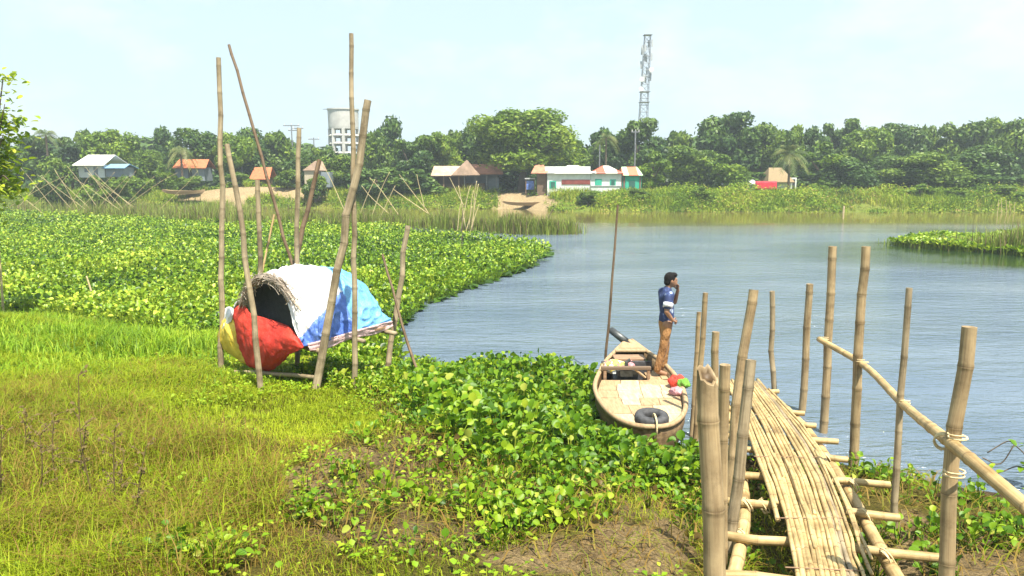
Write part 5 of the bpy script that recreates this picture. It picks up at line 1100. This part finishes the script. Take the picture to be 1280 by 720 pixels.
jt = {'pelvis': (J(.07, 0, .90), (.12, .095)), 'belly': (J(.075, 0, 1.05), (.12, .095)), 'chest': (J(.06, 0, 1.23), (.135, .10)), 'neckb': (J(.075, 0, 1.39), .062), 'neck': (J(.10, 0, 1.47), .05), 'head': (J(.125, 0, 1.55), .055),
      'shR': (J(.055, .155, 1.345), .058), 'elR': (J(-.015, .235, 1.09), .040), 'wrR': (J(.10, .20, .945), .029), 'shL': (J(.07, -.155, 1.345), .058), 'elL': (J(.29, -.19, 1.17), .040), 'wrL': (J(.285, -.06, 1.385), .028),
      'hipR': (J(.065, .085, .86), .085), 'knR': (J(.015, .105, .47), .056), 'anR': (J(-.085, .105, .085), .040), 'toR': (J(.075, .125, .028), .034), 'hipL': (J(.075, -.085, .86), .085), 'knL': (J(.10, -.10, .47), .056), 'anL': (J(.085, -.105, .085), .040), 'toL': (J(.24, -.125, .028), .034)}
ed = [('pelvis', 'belly'), ('belly', 'chest'), ('chest', 'neckb'), ('neckb', 'neck'), ('neck', 'head'), ('chest', 'shR'), ('shR', 'elR'), ('elR', 'wrR'), ('chest', 'shL'), ('shL', 'elL'), ('elL', 'wrL'),
      ('pelvis', 'hipR'), ('hipR', 'knR'), ('knR', 'anR'), ('anR', 'toR'), ('pelvis', 'hipL'), ('hipL', 'knL'), ('knL', 'anL'), ('anL', 'toL')]
mb = MB(); V, F_ = skin(jt, ed); mb.add(V, F_)
H = J(.135, 0, 1.565)
mb.add(*ell(H, (.095, .076, .118))); mb.add(*ell(H + FW * .045 - [0, 0, .045], (.062, .056, .075))); mb.add(*ell(H + FW * .060 - [0, 0, .095], (.030, .034, .022)))
mb.add(*ell(H + FW * .098 - [0, 0, .022], (.020, .013, .024))); mb.add(*ell(H + FW * .092 + [0, 0, .018], (.014, .05, .010))); mb.add(*ell(H + FW * .088 - [0, 0, .062], (.014, .026, .008))); mb.add(*ell(H + FW * .088 - [0, 0, .078], (.013, .022, .008)))
for s in (-1, 1): mb.add(*ell(H + RT * s * .078 - FW * .012 - [0, 0, .012], (.020, .010, .032)))
def hand(w, fdir, ndir, sgn):
    """palm with four curled fingers of different length and a thumb from its side"""
    w = np.asarray(w); fdir = fdir / np.linalg.norm(fdir); ndir = ndir / np.linalg.norm(ndir); s = np.cross(fdir, ndir)
    P = w + fdir * .05; jj = {'w': (w, (.024, .018)), 'p': (P, (.038, .016)), 'k': (w + fdir * .085, (.037, .013))}; mb.add(*skin(jj, [('w', 'p'), ('p', 'k')]))
    for i, (off, ln) in enumerate(((-.030, .062), (-.010, .074), (.010, .069), (.029, .054))):
        a = w + fdir * .075 + s * off; b_ = a + fdir * ln * .5 + ndir * .008; c_ = b_ + fdir * ln * .32 + ndir * ln * .30; e_ = c_ + fdir * ln * .10 + ndir * ln * .28
        mb.add(*skin({'a': (a, .010), 'b': (b_, .0095), 'c': (c_, .009), 'e': (e_, .0075)}, [('a', 'b'), ('b', 'c'), ('c', 'e')]))
    a = w + fdir * .025 + s * .022 * sgn; b_ = a + s * .03 * sgn + fdir * .02 + ndir * .012; c_ = b_ + fdir * .034 + s * .006 * sgn + ndir * .012
    mb.add(*skin({'a': (a, .013), 'b': (b_, .011), 'c': (c_, .009)}, [('a', 'b'), ('b', 'c')]))
hand(jt['wrR'][0], FW * .9 - RT * .35 + np.array([0, 0, -.45]), -RT * .8 - FW * .2, 1); hand(jt['wrL'][0], np.array([0, 0, .9]) + RT * .30 - FW * .22, RT * .55 - FW * .75, -1)
for k, f in (('toR', .075), ('toL', .24)):
    for i in range(5): mb.add(*ell(jt[k][0] + FW * (.040 - .006 * i) + RT * (.030 - .015 * i) * (1 if k == 'toR' else -1) * -1 - [0, 0, .010], (.020, .0085, .010), 8))
mb.V = [tuple(np.array(v) * .955 + foot) for v in mb.V]
M['skin'] = noisy('brown_skin', [(.3, (.22, .11, .06)), (.7, (.32, .17, .095))], 12, .5, .1, .003)
m, nt, b = newmat('navy_patterned_shirt'); n = noise(nt, 11, 2, .5); r = ramp(nt, n.outputs['Fac'], [(0, (.014, .022, .07)), (.5, (.02, .035, .11)), (.60, (.04, .07, .20)), (.67, (.40, .47, .58)), (1, (.6, .66, .74))]); lk(nt, r.outputs['Color'], b.inputs['Base Color']); b.inputs['Roughness'].default_value = .8; M['shirt'] = m
M['trous'] = cloth('ochre_trousers', (.26, .125, .04), (.42, .22, .08), 14, .7, .85); M['hair'] = noisy('black_hair', [(.3, (.005, .0045, .0045)), (.7, (.014, .012, .011))], 60, .75, 1.0, .012, spec=.2)
M['cuffw'] = cloth('white_cuff', (.6, .64, .7), (.74, .76, .8), 14, .2, .8)
man = fuse(mb, .005, 'person', M['skin'], None, foot, 3); setp(man, 'man in dark blue patterned shirt and ochre trousers standing in the boat, hand to mouth', 'person')
def wear(name, joints, edges, mat, voxel=.014, extra=None):
    mb_ = MB(); mb_.add(*skin(joints, edges))
    if extra: 
        for e in extra: mb_.add(*e)
    mb_.V = [tuple(np.array(v) * .955 + foot) for v in mb_.V]; return fuse(mb_, voxel, name, M[mat], man, None, 3)
wear('shirt', {'hem': (J(.075, 0, .90), (.142, .118)), 'belly': (J(.085, 0, 1.05), (.136, .114)), 'chest': (J(.062, 0, 1.24), (.148, .114)), 'nk': (J(.075, 0, 1.40), (.078, .078)), 'shR': (J(.053, .165, 1.345), .082), 'sR': (J(.008, .222, 1.185), .070), 'shL': (J(.07, -.165, 1.345), .082), 'sL': (J(.175, -.19, 1.25), .070)},
     [('hem', 'belly'), ('belly', 'chest'), ('chest', 'nk'), ('chest', 'shR'), ('shR', 'sR'), ('chest', 'shL'), ('shL', 'sL')], 'shirt')
mb_ = MB(); ax = jt['elR'][0] - jt['shR'][0]; c_ = J(.012, .220, 1.195); ax = ax / np.linalg.norm(ax); mb_.tube([c_ * .955 - ax * .035 + foot, c_ * .955 + ax * .035 + foot], [.076, .075], 14); mb_.build('sleeve_cuff', M['cuffw'], man, None, True)
wear('trousers', {'w': (J(.07, 0, .93), (.13, .108)), 'pel': (J(.065, 0, .86), (.135, .112)), 'hR': (J(.055, .085, .80), .088), 'kR': (J(-.01, .112, .46), .066), 'aR': (J(-.095, .108, .125), .062), 'hL': (J(.08, -.085, .80), .088), 'kL': (J(.125, -.107, .46), .066), 'aL': (J(.095, -.108, .125), .062)},
     [('w', 'pel'), ('pel', 'hR'), ('hR', 'kR'), ('kR', 'aR'), ('pel', 'hL'), ('hL', 'kL'), ('kL', 'aL')], 'trous')
mb_ = MB(); mb_.add(*ell(H - FW * .018 + [0, 0, .030], (.098, .086, .105))); mb_.add(*ell(H + FW * .045 + [0, 0, .085], (.062, .07, .042))); mb_.add(*ell(H - FW * .06 - [0, 0, .03], (.055, .072, .06)))
mb_.V = [tuple(np.array(v) * .955 + foot) for v in mb_.V]
hr_ = fuse(mb_, .009, 'hair', M['hair'], man, None, 2)
for s in (-1, 1):
    mb_ = MB(); mb_.add(*ell(H + FW * .083 + RT * s * .033 + [0, 0, .004], (.010, .012, .007), 10)); mb_.V = [tuple(np.array(v) * .955 + foot) for v in mb_.V]; mb_.build('eye', M['hair'], man, None, True)

# ------------------------------------------------------------------ bamboo jetty
def deckz(p): return .955 - (p[1] - 4.6) * .068
j0 = at_f(1025, 715, deckz); jetty = empty('bamboo_jetty', (j0[0], j0[1], G(j0[0], j0[1])), 'narrow bamboo jetty of long pale canes leading from the bank to the boat', 'jetty')
LE = [(905, 474), (917, 500), (930, 530), (944, 570), (955, 600), (970, 650), (978, 690), (984, 726), (992, 770)]
RE = [(947, 473), (973, 503), (999, 534), (1021, 566), (1037, 598), (1054, 645), (1065, 688), (1076, 726), (1090, 770)]
rs = np.random.default_rng(77); N = 15
def slat(fr, k0, k1, r, zoff, mat, seed):
    pts = []; rr = np.random.default_rng(seed); o0 = rr.normal(0, .010, 2)
    for k in np.linspace(k0, k1, int((k1 - k0) * 2) + 2):
        i = min(int(k), len(LE) - 2); f = k - i; L_ = np.array(LE[i]) * (1 - f) + np.array(LE[i + 1]) * f; R_ = np.array(RE[i]) * (1 - f) + np.array(RE[i + 1]) * f
        ff = fr(k) if callable(fr) else fr
        q = L_ + (R_ - L_) * ff; p = at_f(q[0], q[1], deckz); p = p + [rr.normal(0, .0035), 0, zoff + rr.normal(0, .003)]; pts.append(p)
    path = cr(np.array(pts), 5); n_ = len(path); seg = np.concatenate([[0], np.cumsum(np.linalg.norm(np.diff(path, axis=0), axis=1))]); L_ = seg[-1]
    nodes = np.arange(rr.uniform(.1, .35), L_, rr.uniform(.26, .38)); extra = np.concatenate([nodes - .012, nodes, nodes + .012]); s2 = np.unique(np.clip(np.concatenate([seg, extra]), 0, L_)); path = np.stack([np.interp(s2, seg, path[:, c]) for c in range(3)], 1)
    nn = np.max(np.exp(-((s2[:, None] - nodes[None]) / .006) ** 2), axis=1) if len(nodes) else 0 * s2
    rad = (r * (1.08 - .2 * s2 / L_)) * (1 + .14 * nn); V, F_, ln, an = tube(path, rad, 8, True); mb = MB(); mb.add(V, F_, len=ln, ang=an, nd=np.repeat(nn, 8)); return mb.build('cane', M[mat], jetty, None, True)
for i in range(N):
    f = (i + .5) / N + rs.normal(0, .008); sd_ = 200 + i; rad = rs.uniform(.018, .025)
    k0, k1 = 0 + rs.uniform(0, .25), 8
    if i in (1,): k1 = 4.6
    if i == 0: k1 = 5.0; k0 = .4
    if i in (4, 9): k0 = 3.0
    slat(f, k0, k1, rad, .0 + (i % 2) * .006, 'bam_grey' if i in (12, 13) else 'bam_deck', sd_)
for i, (f0, f1, ka, kb, r) in enumerate(((1.0, 1.22, 2.0, 6.4, .013), (.98, 1.16, 1.0, 6.9, .014), (1.03, 1.12, .5, 5.8, .014), (.98, 1.05, 3.0, 7.6, .013), (.2, .32, .1, 4.0, .016), (.62, .58, .1, 5, .015), (.4, .47, .1, 6, .015), (.8, .86, .2, 5.5, .016))):
    slat(lambda k, f0=f0, f1=f1, ka=ka, kb=kb: f0 + (f1 - f0) * ((k - ka) / (kb - ka)) ** 1.4 if k > ka else f0, ka, kb, r, .024, 'bam_deck', 300 + i)
def jp(px, py, dz): return at_f(px, py, lambda p: deckz(p) + dz)
CB = [((903, 669), (1175, 696)), ((902, 626), (1124, 646)), ((900, 593), (1113, 606)), ((905, 560), (1060, 573)), ((900, 544), (1048, 553)), ((898, 524), (1020, 531)), ((894, 509), (1006, 517)), ((886, 494), (973, 489)), ((880, 718), (1215, 748))]
for i, (a, b_) in enumerate(CB):
    p, q = jp(*a, -.06), jp(*b_, -.06); bamboo('crossbar', p, q, .036 if i < 3 or i == 8 else .032, .033, M['bam_new'], jetty, 400 + i, .3, .01, 10)
for k, pts in enumerate(([(905, 492), (917, 545), (926, 590), (931, 640), (924, 690), (914, 735), (906, 790)], [(952, 486), (980, 509), (1008, 537), (1037, 578), (1064, 620), (1089, 666), (1116, 714), (1152, 775)])):
    P = [jp(x, y, -.145) for x, y in pts]
    path = cr(np.array(P), 6); seg = np.concatenate([[0], np.cumsum(np.linalg.norm(np.diff(path, axis=0), axis=1))]); nodes = np.arange(.2, seg[-1], .36); s2 = np.unique(np.clip(np.concatenate([seg, nodes - .02, nodes, nodes + .02]), 0, seg[-1])); path = np.stack([np.interp(s2, seg, path[:, c]) for c in range(3)], 1)
    nn = np.max(np.exp(-((s2[:, None] - nodes[None]) / .01) ** 2), axis=1); V, F_, ln, an = tube(path, .05 * (1 + .10 * nn), 12, True); mb = MB(); mb.add(V, F_, len=ln, ang=an, nd=np.repeat(nn, 12) * .8); mb.build('stringer', M['bam_new'], jetty, None, True)
for i, (k, f0, f1) in enumerate(((3.1, -.03, 1.03), (5.0, 0, 1.05), (6.6, 0, 1.1), (1.6, 0, 1.0))):
    P = []
    ii = int(k); ff = k - ii; L_ = np.array(LE[ii]) * (1 - ff) + np.array(LE[ii + 1]) * ff; R_ = np.array(RE[ii]) * (1 - ff) + np.array(RE[ii + 1]) * ff
    for t in np.linspace(f0, f1, 33): q = L_ + (R_ - L_) * t; P.append(at_f(q[0], q[1] + (t - .5) * 5, lambda p: deckz(p) + .022 + .006 * math.sin(t * 90)))
    mb = MB(); mb.tube(P, .005, 5, False); mb.build('lashing', M['stick'] if False else M['wood'], jetty, None, True)
for i, (x, y) in enumerate(((933, 632), (928, 672), (1012, 553), (1034, 573), (1066, 607), (1082, 645), (1107, 697), (998, 531), (954, 633), (905, 592))):
    p = jp(x, y, -.085); mb = MB(); mb.tube(coil(p, (.9, .2, .35), .062, .006, 3, i), .006, 5, False); mb.build('lashing', M['rope'], jetty, None, True)
GJ = 'bamboo posts along the jetty'
def jpost(px0, py0, px1, py1, d0, d1, r0, r1, mat, label, seed, ext=.5, broken=False, inter=.3, bend=.012, n=14):
    p0 = at(px0, py0, d0); p1 = at(px1, py1, d1); dd = (p0 - p1) / np.linalg.norm(p0 - p1); return bamboo('bamboo_post', p0 + dd * ext, p1, r0, r1, M[mat], None, seed, inter, bend, n, broken, label, 'bamboo post', GJ)
jpost(893, 735, 888, 470, 3.30, 3.34, .055, .048, 'bam_tan', 'thickest bamboo post, nearest of all, with a splintered top at the left of the jetty', 501, .6, True, .55, .008, 20)
jpost(903, 640, 905, 455, 5.0, 5.0, .041, .037, 'bam_tan', 'square cut post just behind the thick splintered one', 502, .6, False, .42)
jpost(912, 600, 940, 362, 6.5, 6.7, .045, .043, 'bam_tan', 'tall leaning post on the left of the jetty, its pale top cut flat', 503, .6, False, .45)
jpost(915, 668, 940, 450, 5.45, 5.55, .047, .040, 'bam_grey', 'greyish leaning post lashed to the crossbars, in front of the tall leaning one', 504, .4, False, .38)
jpost(893, 520, 897, 415, 7.6, 7.6, .041, .038, 'bam_tan', 'short brown post between the thick near post and the pair by the boat', 505, .8, False, .42)
jpost(869, 560, 882, 366, 9.25, 9.3, .040, .033, 'bam_tan', 'taller post of the pair beside the boat', 506, .8, False, .42)
jpost(866, 540, 874, 390, 9.7, 9.7, .033, .030, 'bam_tan', 'lower post of the pair beside the boat', 507, .8, False, .42)
jpost(967, 497, 965, 364, 10.6, 10.6, .040, .037, 'bam_grey', 'slim post at the far end of the jetty standing behind the deck', 508, .7, False, .4)
jpost(1003, 516, 1013, 355, 10.8, 10.8, .055, .050, 'bam_tan', 'slightly leaning post in the water right of the far end of the jetty', 509, .6, False, .5)
jpost(1028, 548, 1041, 308, 9.85, 9.9, .056, .054, 'bam_tan', 'tall post in the water where the far end of the handrail is tied', 510, .6, False, .42)
jpost(1065, 600, 1081, 308, 8.5, 8.6, .058, .050, 'bam_tan', 'tall post standing in the water next to the one that carries the handrail end', 511, .5, False, .42)
jpost(1117, 684, 1135, 360, 6.0, 6.1, .031, .026, 'bam_grey', 'slim pale post behind the middle of the handrail', 512, .35, False, .4)
jpost(1183, 735, 1208, 408, 3.95, 4.0, .043, .038, 'bam_tan', 'stout right hand post with the handrail roped to it', 513, .6, False, .42, .01, 18)
hr = [at(1024, 424, 9.75), at(1079, 456, 8.42), at(1131, 507, 5.93), at(1196, 560, 3.86), at(1290, 640, 3.02)]
path = cr(np.array(hr), 14); seg = np.concatenate([[0], np.cumsum(np.linalg.norm(np.diff(path, axis=0), axis=1))]); nodes = seg[-1] - np.array([.03, .62, 1.15, 1.7, 2.2, 2.8, 3.4, 4.0, 4.6, 5.2, 5.8, 6.4]); nodes = nodes[nodes > 0]
s2 = np.unique(np.clip(np.concatenate([seg, nodes - .012, nodes, nodes + .012]), 0, seg[-1])); path = np.stack([np.interp(s2, seg, path[:, c]) for c in range(3)], 1); nn = np.max(np.exp(-((s2[:, None] - nodes[None]) / .008) ** 2), axis=1)
V, F_, ln, an = tube(path, (.038 - .004 * s2 / seg[-1]) * (1 + .09 * nn), 14, True); mb = MB(); mb.add(V, F_, len=ln, ang=an, nd=np.repeat(nn, 14) * .8); o = mb.build('handrail', M['bam_new'], None, path[0], True); setp(o, 'long pale bamboo handrail sloping down along the right of the jetty', 'handrail')
def lash(px, py, d, R, turns, ax, label, seed, r=.0045): 
    p = at(px, py, d); mb = MB(); mb.tube(coil(p, ax, R, r, turns, seed), r, 5, False); o = mb.build('rope_lashing', M['rope'], None, p, True); return setp(o, label, 'rope', 'rope lashings on the handrail')
axp = (at(1208, 408, 4) - at(1183, 735, 3.95))
lash(1197, 546, 3.94, .047, 2.5, axp, 'rope turned round the stout right hand post just above the handrail', 1); lash(1193, 592, 3.95, .049, 3.5, axp, 'loose pale rope coils round the stout right hand post below the handrail', 2, .0055)
lash(1180, 552, 4.05, .050, 3, (.5, .8, .2), 'rope wound on the handrail just left of the stout right hand post', 3); lash(1131, 503, 5.98, .04, 3, (0.1, .2, 1), 'rope tying the handrail to the slim pale post', 4)
lash(1078, 452, 8.5, .066, 2.5, (0.1, .2, 1), 'rope tying the handrail to the post next to its far end', 5); lash(1029, 424, 9.85, .07, 3, (0.1, .3, 1), 'rope tying the far end of the handrail to its post', 6)
# drooping weed at the right edge and dry stalks in the grass
e = empty('drooping_weed', onground(1292, 610), 'dark bent weed with a few leaves leaning over the water at the right edge', 'weed'); d = worg(e)[1]
mb = MB()
for P in ([(1292, 615), (1285, 575), (1268, 556), (1258, 552), (1234, 566)], [(1290, 600), (1275, 583), (1252, 590), (1246, 592)], [(1292, 640), (1268, 640), (1245, 634), (1222, 634)], [(1268, 556), (1250, 580), (1228, 572)]): mb.tube(cr(np.array([at(x, y, d + .05 * k) for k, (x, y) in enumerate(P)]), 5), .007, 5)
mb.build('stem', M['bark'], e, None, True); parts = []
for (x, y, n) in ((1275, 560, 7), (1282, 590, 12), (1244, 588, 4), (1236, 634, 6), (1290, 560, 10), (1270, 622, 8), (1288, 640, 14)):
    P = np.array([at(x, y, d)] * n) + RNG.normal(0, .05, (n, 3)); parts.append(leaves(P, RNG.uniform(0, 6.28, n), np.full(n, .02), RNG.uniform(0, 1.5, n), RNG.uniform(.05, .11, n), RNG.uniform(-.7, .8, n), np.clip(RNG.normal(.5, .2, n), .15, 1), 4, False, None, .1, .7))
V, F, A = merge(parts); mk('leaves', V, F, M['hyacinth'], e, attrs={'v': A})
rs = np.random.default_rng(15)
WD = [(118, 612, 98, 470), (145, 620, 143, 540), (152, 600, 155, 565), (70, 590, 68, 520), (48, 610, 50, 545), (5, 620, 2, 540), (170, 640, 182, 560), (30, 560, 33, 515), (96, 590, 108, 530)]
for i, (x0, y0, x1, y1) in enumerate(WD):
    b0 = onground(x0, y0 + 20); t0 = at(x1, y1, b0[1]); mb = MB(); path = cr(np.array([b0, (b0 + t0) / 2 + rs.normal(0, .02, 3), t0]), 6); mb.tube(path, np.linspace(.007, .003, len(path)), 5)
    for k in range(9):
        q = path[rs.integers(3, len(path))]; q2 = q + np.array([rs.normal(0, .07), rs.normal(0, .05), rs.uniform(.02, .10)]); mb.tube([q, (q + q2) / 2 + [0, 0, .01], q2], [.004, .003, .0015], 4)
        for j in range(3): mb.add(*(lambda c_: ([c_ + [-.012, 0, 0], c_ + [0, .006, .01], c_ + [.014, 0, .004], c_ + [0, -.008, -.008]], [(0, 1, 2, 3)]))(q + (q2 - q) * rs.random() + rs.normal(0, .008, 3)))
    o = mb.build('dry_stalk', M['weed'], None, b0); setp(o, 'dead brown branching weed stalk standing in the grass at the lower left', 'weed', 'dead weed stalks at the lower left')
S.render.engine = 'CYCLES'

HAZE = 0.0010
if HAZE:
    mb = MB(); mb.box((-700, -8, -2.2), (700, 620, 42)); m, nt, b = newmat('haze_air'); nt.nodes.remove(b); v = nd(nt, 'ShaderNodeVolumePrincipled'); v.inputs['Density'].default_value = HAZE; v.inputs['Color'].default_value = (.82, .92, 1, 1); v.inputs['Anisotropy'].default_value = .2
    lk(nt, v.outputs[0], nt.nodes['Material Output'].inputs['Volume']); o = mb.build('haze', m); setp(o, kind='stuff')
